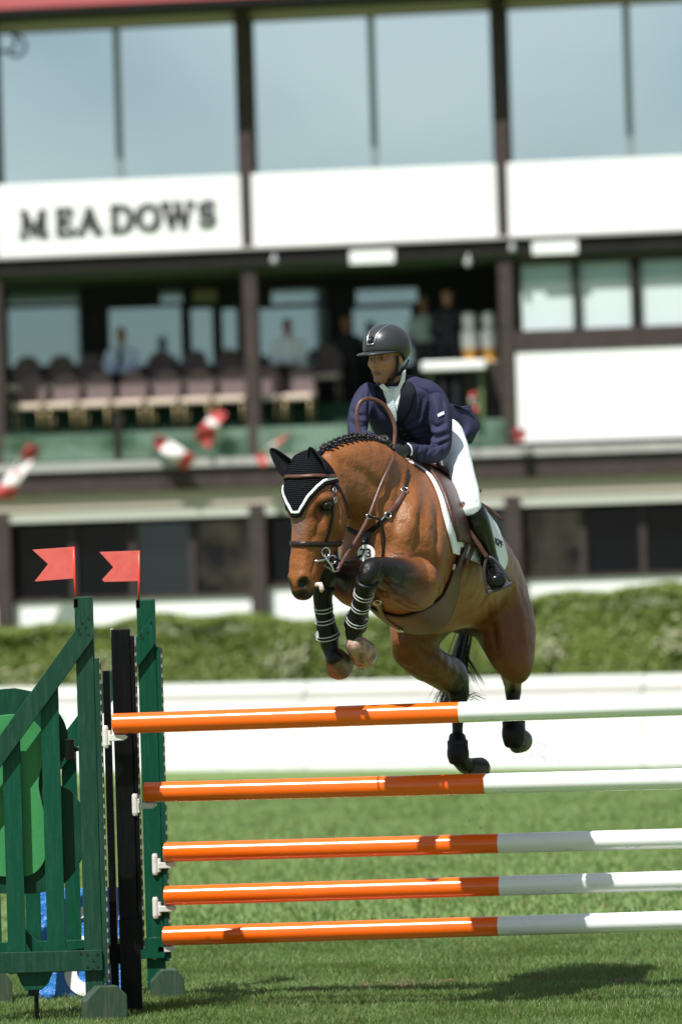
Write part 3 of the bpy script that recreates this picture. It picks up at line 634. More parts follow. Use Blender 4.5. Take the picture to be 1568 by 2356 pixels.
# ================================================================== THE FENCE (triple bar)
YN, YM, YF = 27.53, 28.04, 29.0
ORANGE = mat('orange_gloss_paint', (.90, .132, .004), .24, spec=.4, coat=.5, crough=.14, noise=(4, (.82, .115, .006), .35, .7))
POLEW = mat('white_gloss_paint', (.80, .81, .81), .26, coat=.4, crough=.14, noise=(22, (.70, .71, .71), .58, .75))
SCUFF = mat('grey_scuff', (.35, .36, .37), .6)
def pole(c0_, c1_, xsplit, Y, label, seed):
    (x0, y0), (x1, y1) = c0_, c1_; p0 = W(x0, y0, Y); p1 = W(x1, y1, Y - .19 * (x1 - x0) / 480); d = unit(p1 - p0); L = 3.5
    k = (xsplit - x0) / (x1 - x0); Y1 = Y - .19 * (x1 - x0) / 480; k = k * Y / (Y1 * (1 - k) + Y * k); ps = p0 + (p1 - p0) * k; e_ = p0 + d * L
    e = empty('jump_pole', label, 'pole', p0, 'poles of the triple bar')
    ps = p0 + d * ((ps - p0) @ d); a = MB(); a.tube([p0, p0 + d * .004, ps], [.046, .05, .05], 32); a.obj('orange_band', ORANGE, e, auto=40)
    a = MB(); a.tube([ps + d * .0005, e_ - d * .004, e_], [.05, .05, .046], 28); a.obj('white_band', POLEW, e, auto=40)
    r = random.Random(seed)
    for i in range(7):
        q = ps + d * r.uniform(.05, 1.0); an = r.uniform(-.9, 1.0); nn = np.array([0, -math.cos(an), math.sin(an)]); s = MB(); s.strap([q + nn * .0495, q + nn * .0495 + d * r.uniform(.008, .035)], [nn, nn], r.uniform(.002, .006), .0009); s.obj('scuff', SCUFF, e)
    return e
pole((262, 1665), (1568, 1622), 1056, YN, 'highest orange and white pole, just below the horse\'s forelegs', 1)
pole((333, 1823), (1568, 1791.5), 1115, YM, 'orange and white pole held by the black wing, second from the top', 2)
pole((379, 1961), (1568, 1929), 1146, YF, 'orange and white pole in the middle, top one on the far green wing', 3)
pole((380, 2061), (1568, 2026), 1149, YF, 'orange and white pole second from the ground', 4)
pole((377, 2154), (1568, 2118), 1146, YF, 'lowest orange and white pole, nearest the grass', 5)
def grn(name, c, c2): return mat(name, c, .36, spec=.18, noise=(60, c2, .46, .70), bump=.06, bscale=45, nvec=(1, 1, .10))
GRN = grn('green_wing_paint', (.010, .045, .027), (.022, .062, .042)); GRN2 = grn('green_slat_paint', (.004, .055, .030), (.010, .07, .042)); GRNL = grn('light_green_paint', (.045, .22, .075), (.05, .24, .085))
BLK = grn('black_wing_paint', (.0025, .0025, .003), (.006, .006, .007)); FOOTM = grn('weathered_green_paint', (.035, .065, .042), (.08, .09, .06)); METAL = mat('track_metal', (.42, .41, .38), .45, metal=.6, noise=(40, (.2, .16, .13), .5, .7)); HOLE = mat('peg_hole_dark', (.005, .005, .005), .9)
CUP = mat('white_plastic_cup', (.62, .60, .56), .4, noise=(30, (.5, .47, .42), .5, .7)); BOLT = mat('dark_bolt', (.015, .02, .016), .5, metal=.4)
def wx(px, py, Y): return W(px, py, Y)[0]
def wz(px, py, Y): return W(px, py, Y)[2]
def board(b, p0, p1, width, Y0, Y1):
    """board in a plane facing the camera from p0 to p1 (x,z), its width across, between depths Y0..Y1"""
    p0 = np.array(p0); p1 = np.array(p1); d = (p1 - p0) / np.linalg.norm(p1 - p0); n = np.array([-d[1], d[0]]) * width / 2
    poly = [p0 - n, p1 - n, p1 + n, p0 + n]; b.prism([(x, Y0, z) for x, z in poly], (0, Y1 - Y0, 0)); return b
def track(e, x0, x1, z0, z1, Y0, Y1, m_, sideY):
    """keyhole track: batten with a perforated metal strip along its right edge"""
    b = MB(); b.box(((x0 + x1) / 2, (Y0 + Y1) / 2, (z0 + z1) / 2), (x1 - x0, Y1 - Y0, z1 - z0)); b.obj('cup_batten', m_, e, bevel=.003)
    b = MB(); b.box((x1 + .0032, (Y0 + Y1) / 2, (z0 + z1) / 2), (.006, (Y1 - Y0) * .96, z1 - z0 - .01), mi=0)
    k = z0 + .03
    while k < z1 - .02: b.box((x1 + .0062, (Y0 + Y1) / 2 - .015, k), (.002, .022, .030), mi=1); b.box((x1 + .0032, Y0 + .0005, k), (.0045, .003, .030), mi=1); k += .05
    o = b.obj('keyhole_strip', [METAL, HOLE], e)
def cup(e, px, py, Y):
    """pole cup: back plate, pin boss and a shallow tongue under the pole's end"""
    x, _, z = W(px, py, Y); b = MB()
    b.tube([(x - .055, Y, z - .115), (x - .055, Y, z - .10), (x - .055, Y, z - .02), (x - .055, Y, z - .005)], [.012, .016, .016, .012], 12)
    b.prism([(x - .038, Y - .022, z - .050), (x + .040, Y - .022, z - .052), (x + .052, Y - .022, z - .060), (x + .050, Y - .022, z - .070), (x + .03, Y - .022, z - .080), (x - .038, Y - .022, z - .082)], (0, .044, 0))
    b.tube([(x - .036, Y, z - .10), (x - .036, Y, z - .03)], .011, 10)
    b.obj('pole_cup', CUP, e, bevel=.004)
def foot(e, x, Y, w_, d_, h, yaw, name='foot'):
    c, s = math.cos(yaw), math.sin(yaw); R_ = [[c, -s, 0], [s, c, 0], [0, 0, 1]]
    poly = [(-w_ / 2, 0), (w_ / 2, 0), (w_ / 2, h * .72), (w_ * .28, h), (-w_ * .18, h), (-w_ / 2, h * .62)]
    P = [np.array(R_) @ np.array([px, -d_ / 2, pz]) + [x, Y, 0] for px, pz in poly]; b = MB(); b.prism(P, np.array(R_) @ np.array([0, d_, 0])); b.obj(name, FOOTM, e, bevel=.006)
def bolts(e, pts, Y):
    for (x, z) in pts: b = MB(); b.tube([(x, Y - .003, z), (x, Y + .004, z)], .006, 8); b.obj('bolt', BOLT, e)

# -- near green wing
X = wx(201, 1700, YN); hw = .044; zt = wz(200, 1372, YN)
wing = empty('jump_wing', 'near green slatted jump wing carrying a guitar-shaped board and red flag', 'jump wing', (X, YN, 0))
b = MB(); b.box((X, YN + .05, (zt + .05) / 2), (2 * hw, .09, zt - .05)); b.obj('post', GRN, wing, bevel=.005)
track(wing, X + hw + .001, X + hw + .024, wz(225, 2262, YN), wz(225, 1514, YN), YN - .005, YN + .06, GRN, 0)
xl, zl = wx(-230, 1985, YN), wz(-230, 1985, YN)
pA = (X + hw, wz(222, 1432, YN)); pB = (xl, pA[1] - (X + hw - xl) * 1.31)
b = MB(); 
dvec = np.array([pA[0] - pB[0], pA[1] - pB[1]]); dvec /= np.linalg.norm(dvec); hgt = .0765
poly = [(pA[0], pA[1] - hgt), (pA[0], pA[1] + hgt), (pB[0], pB[1] + hgt), (pB[0], pB[1] - hgt)]
b.prism([(x, YN - .022, z) for x, z in poly], (0, .02, 0)); b.obj('brace', GRN, wing, bevel=.003)
bolts(wing, [(X + dx, pA[1] + dz) for dx, dz in ((-.02, -.05), (.01, -.02), (.025, .02), (-.01, .0), (-.03, -.03), (.02, -.055))], YN - .022)
zr1_, zr0_ = wz(120, 2188, YN), wz(120, 2236, YN)
b = MB(); b.box(((X + hw + xl) / 2, YN - .012, (zr0_ + zr1_) / 2), (X + hw - xl, .02, zr1_ - zr0_)); b.obj('bottom_rail', GRN, wing, bevel=.003)
bolts(wing, [(X + dx, (zr0_ + zr1_) / 2 + dz) for dx, dz in ((-.03, .03), (.02, .03), (0, 0), (-.03, -.03), (.02, -.03), (-.06, .035), (-.005, -.04))], YN - .022)
for px in (116, 25, -66, -157):
    xs_ = wx(px + 6, 1900, YN); ztop = pA[1] - (X + hw - xs_) * 1.31 + .02; b = MB(); b.box((xs_, YN + .025, (ztop + zr0_ - .005) / 2), (.088, .02, ztop - zr0_ + .005)); b.obj('slat', GRN2, wing, bevel=.003)
b = MB(); b.box((xl, YN + .05, (zl + .05) / 2), (.088, .09, zl - .05)); b.obj('outer_post', GRN, wing, bevel=.005)
foot(wing, X + .045, YN - .02, .205, .11, .175, .28); foot(wing, xl, YN - .02, .205, .11, .175, .28)
cup(wing, 268, 1666, YN)
# guitar-shaped board in two greens behind the slats
def outline(pts): return crom(np.array(pts + [pts[0]], float), 8)[:-1]
gy = YN + .10
big = [(34, 1583), (95, 1600), (145, 1655), (157, 1715), (140, 1765), (132, 1800), (165, 1822), (196, 1870), (200, 1930), (182, 1990), (145, 2035), (100, 2053), (40, 2056), (-40, 2050), (-100, 2010), (-125, 1930), (-105, 1850), (-62, 1800), (-72, 1760), (-90, 1700), (-72, 1630), (-25, 1592)]
sm_ = [(28, 1643), (72, 1655), (104, 1692), (108, 1735), (94, 1775), (90, 1810), (98, 1850), (108, 1900), (110, 1950), (98, 1990), (70, 2014), (20, 2018), (-30, 2008), (-60, 1970), (-66, 1900), (-50, 1840), (-34, 1800), (-42, 1745), (-40, 1690), (-15, 1652)]
b = MB(); b.prism([W(x, y, gy) for x, y in outline(big)], (0, .02, 0)); gb = b.obj('guitar_board', grn('deep_green_paint', (.006, .045, .026), (.012, .06, .035)), wing, bevel=.003)
b = MB(); b.prism([W(x, y, gy - .0215) for x, y in outline(sm_)], (0, .02, 0)); o = b.obj('light_inset', GRNL, wing, bevel=.003); o.parent = gb; o.matrix_parent_inverse = Matrix.Identity(4)
b = MB(); b.torus(W(20, 1890, gy - .024), .001, .001, (0, 1, 0), 6, 4)
b = MB(); x_, _, z_ = W(160, 1725, YN); b.box((x_, YN + .06, z_), (.045, .05, .10)); b.box((x_ + .045, YN + .06, z_), (.05, .02, .02)); b.obj('board_bracket', BLK, wing, bevel=.003)
b = MB(); b.prism([W(x, y, YN + .012) for x, y in ((38, 2236), (122, 2236), (112, 2262), (96, 2278), (60, 2280), (48, 2262))], (0, .03, 0)); o = b.obj('lower_tongue', GRN2, wing, bevel=.003)
b = MB(); x_, _, z_ = W(78, 2282, YN); b.box((x_, YN + .03, z_ - .005), (.05, .05, .03)); b.tube([(x_ + .01, YN + .03, z_), (x_ + .01, YN + .03, -.05)], .011, 8); b.obj('ground_stake', BLK, wing)
b = MB(); b.prism([W(x, y, YN + .06) for x, y in ((58, 2135), (70, 2150), (92, 2170), (110, 2196), (80, 2200), (66, 2180), (58, 2165))], (0, .02, 0)); b.obj('curved_brace', GRN2, wing, bevel=.002)

# -- far green wing
Xf = wx(344, 1700, YF); ztf = wz(342, 1379, YF)
wf = empty('jump_wing', 'far green jump wing with a red flag, holding the three lowest poles', 'jump wing', (Xf, YF, 0))
b = MB(); b.box((Xf, YF + .05, (ztf + .05) / 2), (.094, .09, ztf - .05)); b.obj('post', GRN2, wf, bevel=.005)
track(wf, Xf + .048, Xf + .070, wz(360, 2212, YF), wz(360, 1488, YF), YF - .005, YF + .06, GRN2, 0)
pA = (Xf + .047, wz(360, 1445, YF)); pB = (wx(-200, 2000, YF), pA[1] - (Xf + .047 - wx(-200, 2000, YF)) * 1.25)
b = MB(); b.prism([(x, YF - .022, z) for x, z in ((pA[0], pA[1] - .078), (pA[0], pA[1] + .078), (pB[0], pB[1] + .078), (pB[0], pB[1] - .078))], (0, .02, 0)); b.obj('brace', GRN2, wf, bevel=.003)
bolts(wf, [(Xf + dx, pA[1] + dz) for dx, dz in ((-.02, -.05), (.01, -.02), (.025, .03), (-.03, -.03))], YF - .022)
zr1f, zr0f = wz(250, 2160, YF), wz(250, 2208, YF)
b = MB(); b.box(((Xf + .047 + pB[0]) / 2, YF - .012, (zr0f + zr1f) / 2), (Xf + .047 - pB[0], .02, zr1f - zr0f)); b.obj('bottom_rail', GRN2, wf, bevel=.003)
for px in (164, 72, -20, -112):
    xs_ = wx(px, 1950, YF); ztop = pA[1] - (pA[0] - xs_) * 1.25 + .02; b = MB(); b.box((xs_, YF + .025, (ztop + zr0f) / 2), (.078, .02, ztop - zr0f)); b.obj('slat', GRN2, wf, bevel=.003)
foot(wf, Xf + .055, YF - .04, .17, .10, .155, .1); foot(wf, wx(-10, 2250, YF), YF - .04, .17, .10, .165, .1)
b = MB(); b.box((wx(-30, 2100, YF), YF + .05, .35), (.09, .09, .7)); b.obj('outer_post', GRN2, wf, bevel=.005)
for x, y in ((381, 1961), (382, 2061), (379, 2154)): cup(wf, x, y, YF)

# -- black middle wing
Xm = wx(287, 1800, YM); ztm = wz(284, 1447, YM)
wb = empty('jump_wing', 'black jump wing standing between the two green wings', 'jump wing', (Xm, YM, 0))
b = MB(); b.box((Xm, YM + .06, (ztm + .01) / 2), (.094, .10, ztm - .01)); b.obj('post', BLK, wb, bevel=.005)
b = MB(); b.box((Xm + .004, YM - .006, wz(290, 2114, YM) / 2), (.104, .02, wz(290, 2114, YM) - .004)); b.obj('post_sleeve', BLK, wb, bevel=.003)
track(wb, Xm + .048, Xm + .068, wz(320, 2185, YM), wz(305, 1463, YM), YM + .0, YM + .07, BLK, 0)
b = MB(); xq = wx(251, 1800, YM + .1); zq = wz(246, 1543, YM + .1); b.box((xq, YM + .16, (zq + .01) / 2), (.036, .07, zq - .01)); b.obj('inner_post', BLK, wb, bevel=.003)
b = MB(); b.prism([(xq - .3, YM + .20, .30), (Xm, YM + .20, .34), (Xm, YM + .20, .24), (xq - .3, YM + .20, .20)], (0, .02, 0)); b.obj('cross_rail', BLK, wb)
b = MB(); x_, _, z_ = W(257, 1457, YM); b.box((x_, YM + .05, z_), (.012, .03, .045)); b.obj('white_tag', CUP, wb, bevel=.002)
cup(wb, 336, 1823, YM)

# -- red marker flags
FLAGR = mat('coral_red_plastic', (.60, .085, .075), .45, noise=(20, (.66, .13, .11), .35, .7)); RODR = mat('red_rod', (.66, .05, .03), .35)
def marker(poly, rod, Y, label):
    e = empty('marker_flag', label, 'flag', W(*rod[-1], Y), 'red flags on the jump wings'); b = MB(); b.prism([W(x, y, Y + .02) for x, y in poly], (0, .004, 0)); b.obj('pennant', FLAGR, e, bevel=.001)
    b = MB(); b.tube([W(x, y, Y + .022) for x, y in rod], .006, 10); b.obj('rod', RODR, e, True)
    x, y = rod[-1]; p = W(x - 1, y + 4, Y + .02); b = MB(); b.box(p, (.022, .03, .045)); b.obj('clip', BLK, e, bevel=.002)
marker([(170, 1258), (75, 1265), (111, 1298), (80, 1338), (172, 1331)], [(169.5, 1258), (172, 1331), (176, 1384)], YN, 'red swallow-tailed flag on the near green wing, left of the pair')
marker([(319.5, 1267), (229, 1270), (261, 1305), (235, 1334), (240, 1339), (318, 1337)], [(319.5, 1267), (320, 1337), (319, 1386)], YF, 'red swallow-tailed flag on the far green wing, right of the pair')

# -- blue number board behind the wings
YB = 29.22
nb_ = empty('number_board', 'blue number board with a white figure eight behind the green wings', 'number board', (wx(170, 2290, YB), YB, 0))
BLU = mat('blue_paint', (.025, .16, .48), .35, noise=(5, (.035, .20, .55), .4, .6), bump=.9, bscale=25, coat=.3)
x0_, x1_ = wx(62, 2200, YB), wx(282, 2200, YB); zt_ = wz(170, 2046, YB)
b = MB(); b.prism([(x0_, YB, .0), (x1_, YB, .0), (x1_, YB + .10, zt_), (x0_, YB + .10, zt_)], (0, .02, 0)); b.obj('panel', BLU, nb_, bevel=.004)
b = MB(); b.prism([(x0_, YB + .34, .0), (x1_, YB + .34, .0), (x1_, YB + .13, zt_ - .004), (x0_, YB + .13, zt_ - .004)], (0, .02, 0)); b.obj('rear_panel', BLU, nb_, bevel=.004)
cx_ = wx(198, 2180, YB)
def face8(cz, R, r, nm):
    b = MB(); n = 40; V = []; 
    for j in range(n):
        a = 2 * math.pi * j / n
        for rr, dy in ((R, -.002), (R, -.014), (r, -.014), (r, -.002)): z = cz + rr * math.sin(a); V.append((cx_ + rr * .92 * math.cos(a), YB + .10 * z / zt_ + dy, z))
    F = [(j * 4 + k, j * 4 + (k + 1) % 4, ((j + 1) % n) * 4 + (k + 1) % 4, ((j + 1) % n) * 4 + k) for j in range(n) for k in range(4)]; b.add(V, F); b.obj(nm, mat('white_numeral_paint', (.75, .75, .73), .5), nb_)
zlow = wz(200, 2236, YB); zup = wz(200, 2134, YB)
face8(zlow, .125, .055, 'figure_loop'); face8(zup + .0, .105, .05, 'figure_loop')
# turf kicked up by the horse
b = MB(); r = np.random.default_rng(8); 
for i in range(70):
    px, py = (r.normal(1120, 45), r.uniform(1790, 2150)) if i < 50 else (r.normal(1240, 20), r.uniform(1700, 1760)); b.ball(W(px, py, r.uniform(29.1, 29.6)), r.uniform(.0015, .0045, 3), 5, 3)
tag(b.obj('flying_turf', mat('soil', (.05, .038, .025), .9)), 'specks of soil kicked up under the horse', None, None, 'stuff')
# ================================================================== HORSE
Lh = np.array([.97, -.245, 0]); Fh = np.array([-.245, -.97, 0])
def sec(px, py, Y, a, b=None):
    return [*W(px, py, Y), a, a if b is None else b]
TRUNK = [sec(880, 1262, 27.40, .15, .17), sec(890, 1250, 27.50, .225, .27), sec(915, 1252, 27.72, .265, .33), sec(955, 1270, 28.0, .285, .382),
         sec(998, 1288, 28.3, .305, .37), sec(1033, 1306, 28.6, .295, .315), sec(1068, 1332, 28.9, .282, .26), sec(1094, 1362, 29.15, .258, .23), sec(1110, 1385, 29.33, .18, .17)]
HEADP = [sec(706, 1060, 27.17, .06, .07), sec(711, 1085, 27.14, .095, .115), sec(722, 1125, 27.11, .115, .15), sec(730, 1165, 27.09, .118, .172),
         sec(731, 1205, 27.08, .096, .172), sec(723, 1245, 27.05, .076, .142), sec(710, 1285, 27.02, .066, .105), sec(701, 1322, 26.99, .065, .080), sec(695, 1350, 26.98, .058, .068), sec(693, 1371, 26.98, .036, .04)]
HY = math.radians(35); Uhd = np.array([math.cos(HY), -math.sin(HY), 0]); Fhd = np.array([-math.sin(HY), -math.cos(HY), 0])
LH_LEG = [(1180, 1515, 28.82), (1178, 1565, 29.26), (1179, 1592, 29.28), (1180, 1622, 29.25), (1181, 1655, 29.21), (1181, 1688, 29.16), (1186, 1714, 29.25), (1190, 1712, 29.32)]
LH_R = [(.09, .1), (.05, .07), (.043, .055), (.031, .036), (.031, .036), (.045, .05), (.038, .04), (.045, .045)]
RH_LEG = [(935, 1490, 28.70), (965, 1512, 28.82), (1005, 1538, 29.0), (1045, 1560, 29.18), (1053, 1592, 29.21), (1053, 1625, 29.20), (1052, 1665, 29.18), (1051, 1700, 29.16), (1053, 1735, 29.14), (1067, 1760, 29.2), (1080, 1764, 29.25)]
RH_R = [(.085, .095), (.095, .105), (.082, .098), (.064, .10), (.056, .07), (.042, .047), (.03, .036), (.031, .036), (.046, .05), (.042, .042), (.048, .048)]
LF_LEG = [(975, 1338, 27.60), (948, 1345, 27.42), (907, 1327, 27.22), (873, 1312, 27.07), (853, 1308, 27.0), (845, 1330, 26.98), (838, 1360, 27.02), (828, 1400, 27.09), (816, 1443, 27.17), (814, 1466, 27.18), (821, 1484, 27.17)]
LF_R = [(.10, .12), (.108, .128), (.090, .096), (.066, .066), (.052, .050), (.046, .048), (.034, .04), (.031, .038), (.046, .05), (.038, .04), (.032, .032)]
RF_LEG = [(850, 1335, 27.62), (818, 1345, 27.48), (787, 1338, 27.32), (764, 1324, 27.21), (753, 1316, 27.15), (746, 1342, 27.15), (742, 1375, 27.17), (747, 1425, 27.21), (756, 1472, 27.25), (763, 1500, 27.24), (773, 1520, 27.21)]
RF_R = [(.09, .11), (.095, .115), (.07, .085), (.055, .056), (.054, .054), (.044, .048), (.033, .04), (.031, .038), (.046, .05), (.039, .041), (.045, .045)]
def legsecs(L, R): return [sec(*p, *r) for p, r in zip(L, R)]

hs = SDF(W(600, 1600, 26.7) + [-.1, -.1, -.1], [1.15, 29.75, 2.95], .0085)
hs.i0[2] = int(np.floor((W(1060, 1830, 29.2)[2]) / .0085)); hs.n[2] = int(2.95 / .0085) - hs.i0[2] + 1; hs.A = np.full(tuple(hs.n), hs.bgv, np.float32)
hs.add(loft(TRUNK, Lh, 4, 40, 2.15), .01)
NECK = [sec(932, 1205, 27.90, .19, .27), sec(892, 1156, 27.66, .155, .245), sec(845, 1115, 27.46, .125, .222), sec(792, 1100, 27.30, .105, .175), sec(745, 1098, 27.18, .088, .125)]
hs.add(loft(NECK, [.87, -.5, 0], 4, 32), .09)
# shoulder, breast and thigh masses
hs.add(loft([sec(985, 1150, 27.88, .07, .10), sec(985, 1215, 27.72, .10, .15), sec(962, 1290, 27.50, .115, .14)], Lh), .07)
hs.add(loft([sec(850, 1180, 27.75, .07, .10), sec(838, 1240, 27.62, .10, .15), sec(832, 1300, 27.46, .10, .13)], Lh), .07)
hs.add(ellipsoid(W(915, 1325, 27.42), (.10, .10, .13)), .06); hs.add(ellipsoid(W(858, 1325, 27.42), (.09, .10, .13)), .06)
hs.add(loft([sec(1112, 1345, 29.02, .14, .22), sec(1146, 1400, 28.97, .165, .24), sec(1166, 1462, 28.88, .148, .195), sec(1181, 1520, 28.80, .105, .135), sec(1188, 1548, 28.76, .075, .095)], Lh, 4, 32), .06)
hs.add(loft([sec(1010, 1330, 28.95, .15, .24), sec(975, 1400, 28.86, .15, .22), sec(948, 1455, 28.74, .112, .17), sec(934, 1500, 28.68, .078, .115)], Lh, 4, 32), .06)
for L, R in ((LH_LEG, LH_R), (RH_LEG, RH_R), (LF_LEG, LF_R), (RF_LEG, RF_R)):
    hs.add(loft(legsecs(L, R), Lh, 5, 24), .025)
# knees and hocks: bony breadth
for q, r in (((854, 1310, 27.0), .045), ((753, 1319, 27.14), .046)): hs.add(ellipsoid(W(*q), (r, r, r * 1.12)), .02)
hs.add(ellipsoid(W(1052, 1545, 29.27), (.045, .06, .06)), .03); hs.add(ellipsoid(W(1180, 1550, 29.33), (.04, .06, .06)), .03)
# forearm muscle bellies
hs.add(ellipsoid(W(962, 1332, 27.36), (.11, .10, .085)), .04); hs.add(ellipsoid(W(820, 1335, 27.36), (.09, .10, .085)), .04)
# head
hs.add(loft(HEADP, Uhd, 4, 36, 2.7, .05), .035)
HA = np.array(HEADP)
def head_pt(py, u, f):
    """head coordinates: image height py picks the place along the head; u to its left, f to its front (fractions of half-sizes)"""
    ys = np.array([1060, 1085, 1125, 1165, 1205, 1245, 1285, 1322, 1350, 1370.]); r = [np.interp(py, ys, HA[:, i]) for i in range(5)]
    return np.array(r[:3]) + Uhd * r[3] * u + Fhd * r[4] * f
for sg in (-1, 1):
    hs.add(ellipsoid(head_pt(1150, .80 * sg, .42), (.042, .048, .024)), .025)            # brow over the eye
    hs.add(loft([[*head_pt(1188, .86 * sg, .30), .018, .018], [*head_pt(1225, .86 * sg, .34), .014, .014], [*head_pt(1262, .74 * sg, .30), .006, .006]], [0, 1, 0]), .03)   # facial crest
    hs.add(ellipsoid(head_pt(1200, .72 * sg, -.35), (.04, .075, .085)), .03)               # cheek
    hs.sub(ellipsoid(head_pt(1178, .72 * sg, .62), (.022, .022, .035)), .03)
    hs.add(ellipsoid(head_pt(1338, .62 * sg, .62), (.030, .030, .034)), .02)               # nostril rim
    hs.sub(ellipsoid(head_pt(1344, .84 * sg, .84), (.023, .028, .036), np.array(Matrix.Rotation(.35 * sg, 3, 'Y'))), .008)
hs.add(ellipsoid(head_pt(1366, 0, -.35), (.045, .04, .026)), .02)                          # chin
hs.sub(loft([[*head_pt(1352, 1.05, .1), .006, .004], [*head_pt(1352, 1.05, .8), .006, .004]], [0, 0, 1]), .008)
# jugular groove and shoulder crease
hs.sub(loft([[*W(845, 1195, 27.27), .03, .03], [*W(892, 1250, 27.28), .035, .03]], [1, 0, 0]), .07)
hs.blur(2)
hme = hs.mesh('horse_body')
HV = verts_of(hme)
hbvh = BVHTree.FromPolygons([tuple(v) for v in HV], [tuple(p.vertices) for p in hme.polygons])
def _c(px, py):
    d = ray(px, py); h = hbvh.ray_cast(Vector(C_O + d * 20), Vector(d)); return None if h[0] is None else np.array(h[0])
stroke(hme, _c, [([(770, 1060), (850, 1100), (905, 1160)], .035, -.010), ([(795, 1125), (850, 1165), (890, 1225)], .04, .012), ([(930, 1090), (915, 1160), (905, 1230)], .03, -.016),
  ([(960, 1110), (950, 1180), (930, 1260)], .035, .014), ([(1006, 1170), (1006, 1250), (998, 1320)], .022, -.016), ([(985, 1150), (985, 1200), (975, 1262)], .03, .010), ([(965, 1175), (962, 1215), (950, 1265)], .014, -.007), ([(940, 1190), (955, 1225), (945, 1262)], .016, .007),
  ([(870, 1312), (905, 1318), (955, 1318)], .012, -.006), ([(880, 1335), (915, 1352), (950, 1360)], .014, -.007), ([(905, 1372), (935, 1395), (965, 1402)], .016, -.008), ([(900, 1300), (940, 1298), (975, 1305)], .02, .006),
  ([(1000, 1290), (1012, 1350), (990, 1415)], .02, -.018), ([(940, 1284), (965, 1280), (990, 1290)], .012, -.010), ([(885, 1290), (882, 1340), (888, 1390)], .02, -.014),
  ([(1088, 1418), (1115, 1385), (1140, 1330)], .03, -.022), ([(1122, 1390), (1130, 1440), (1142, 1500)], .016, -.012), ([(1140, 1380), (1150, 1450), (1160, 1520)], .02, .010), ([(1180, 1330), (1195, 1400), (1205, 1480)], .03, .008), ([(1150, 1530), (1175, 1545), (1205, 1535)], .016, -.006),
  ([(930, 1470), (955, 1500), (985, 1525)], .018, .008), ([(960, 1480), (990, 1505), (1020, 1530)], .012, -.008), ([(915, 1520), (950, 1545), (1000, 1565)], .012, -.006),
  ([(738, 1190), (730, 1215), (722, 1240)], .012, -.008), ([(690, 1190), (700, 1240), (702, 1300)], .012, .005), ([(752, 1200), (748, 1230), (740, 1255)], .010, .005), ([(725, 1290), (718, 1312), (716, 1325)], .008, -.005), ([(770, 1140), (785, 1190), (770, 1250)], .014, .006), ([(710, 1200), (716, 1230), (716, 1262)], .010, -.005),
  ([(1040, 1400), (1075, 1380), (1100, 1360)], .012, .005), ([(1015, 1330), (1030, 1360), (1020, 1400)], .02, -.006), ([(1050, 1330), (1060, 1370), (1050, 1410)], .02, -.006)])
V_ = verts_of(hme); N_ = np.empty(len(V_) * 3); hme.vertices.foreach_get('normal', N_); N_ = N_.reshape(-1, 3)
lump = (np.sin(V_[:, 0] * 31 + V_[:, 2] * 17 + 1) * np.sin(V_[:, 2] * 37 - V_[:, 1] * 11) * np.sin(V_[:, 1] * 29 + V_[:, 0] * 9)) * .003
hme.vertices.foreach_set('co', (V_ + N_ * lump[:, None]).ravel()); hme.update()
HV = verts_of(hme)
hbvh = BVHTree.FromPolygons([tuple(v) for v in HV], [tuple(p.vertices) for p in hme.polygons])
def cast_px(px, py, off=.0):
    """photo pixel -> point and normal on the horse's skin"""
    d = ray(px, py); h = hbvh.ray_cast(Vector(C_O + d * 20), Vector(d))
    if h[0] is None: return None
    n = np.array(h[1]);
    if n @ d > 0: n = -n
    return np.array(h[0]) + n * off, n
def cast_from(c, d, off=0.0, far=1.2):
    """outermost skin along d from inside point c"""
    d = unit(d); h = hbvh.ray_cast(Vector(np.array(c) + d * far), Vector(-d))
    if h[0] is None: return np.array(c) + d * .1, d
    n = np.array(h[1]);
    if n @ d < 0: n = -n
    return np.array(h[0]) + n * off, n
def near_skin(p, off=0.0):
    h = hbvh.find_nearest(Vector(p)); n = np.array(h[1]); return np.array(h[0]) + n * off, n
# coat markings and painted crotch shade as attributes
blk = np.zeros(len(HV)); hd_d = line_par(HV, [r[:3] for r in HA[2:]])[0] * 1.0
for L, a, b in ((LH_LEG, .15, .9), (RH_LEG, 1.6, 2.9), (LF_LEG, .5, 2.6), (RF_LEG, 1.0, 2.8)):
    d, t = line_par(HV, [W(*p) for p in L]); blk = np.maximum(blk, sstep(t, a, b) * (d < .13) * (d < hd_d))
d, t = line_par(HV, [W(1020, 1440, 28.95), W(1062, 1440, 28.95), W(1105, 1470, 28.95)]); blk = np.maximum(blk, .85 * (1 - sstep(d, .10, .24)) * (HV[:, 1] > 28.55) * sstep(-HV[:, 2], -W(1060, 1395, 29)[2], -W(1060, 1440, 29)[2]))  # dark inner-thigh hair, with the crotch's shade painted in
mz, tz = line_par(HV, [head_pt(1335, 0, .2), head_pt(1372, 0, .1)])
muzz = np.maximum(sstep(HV @ [0, 0, -1.0] + .012 * np.sin(HV[:, 0] * 90), -W(700, 1338, 27)[2], -W(700, 1366, 27)[2]) * (np.linalg.norm(HV - head_pt(1350, 0, 0), axis=1) < .14), 0)
for sg in (-1, 1):
    muzz = np.maximum(muzz, 1 - sstep(np.linalg.norm(HV - head_pt(1344, .84 * sg, .88), axis=1), .027, .046))
    muzz = np.maximum(muzz, .9 * (1 - sstep(np.linalg.norm(HV - head_pt(1168, .92 * sg, .45), axis=1), .030, .056)))
facegrey = (1 - sstep(np.linalg.norm((HV - head_pt(1205, 0, 1)) * [1, 1, .55], axis=1), .02, .075)) * .75
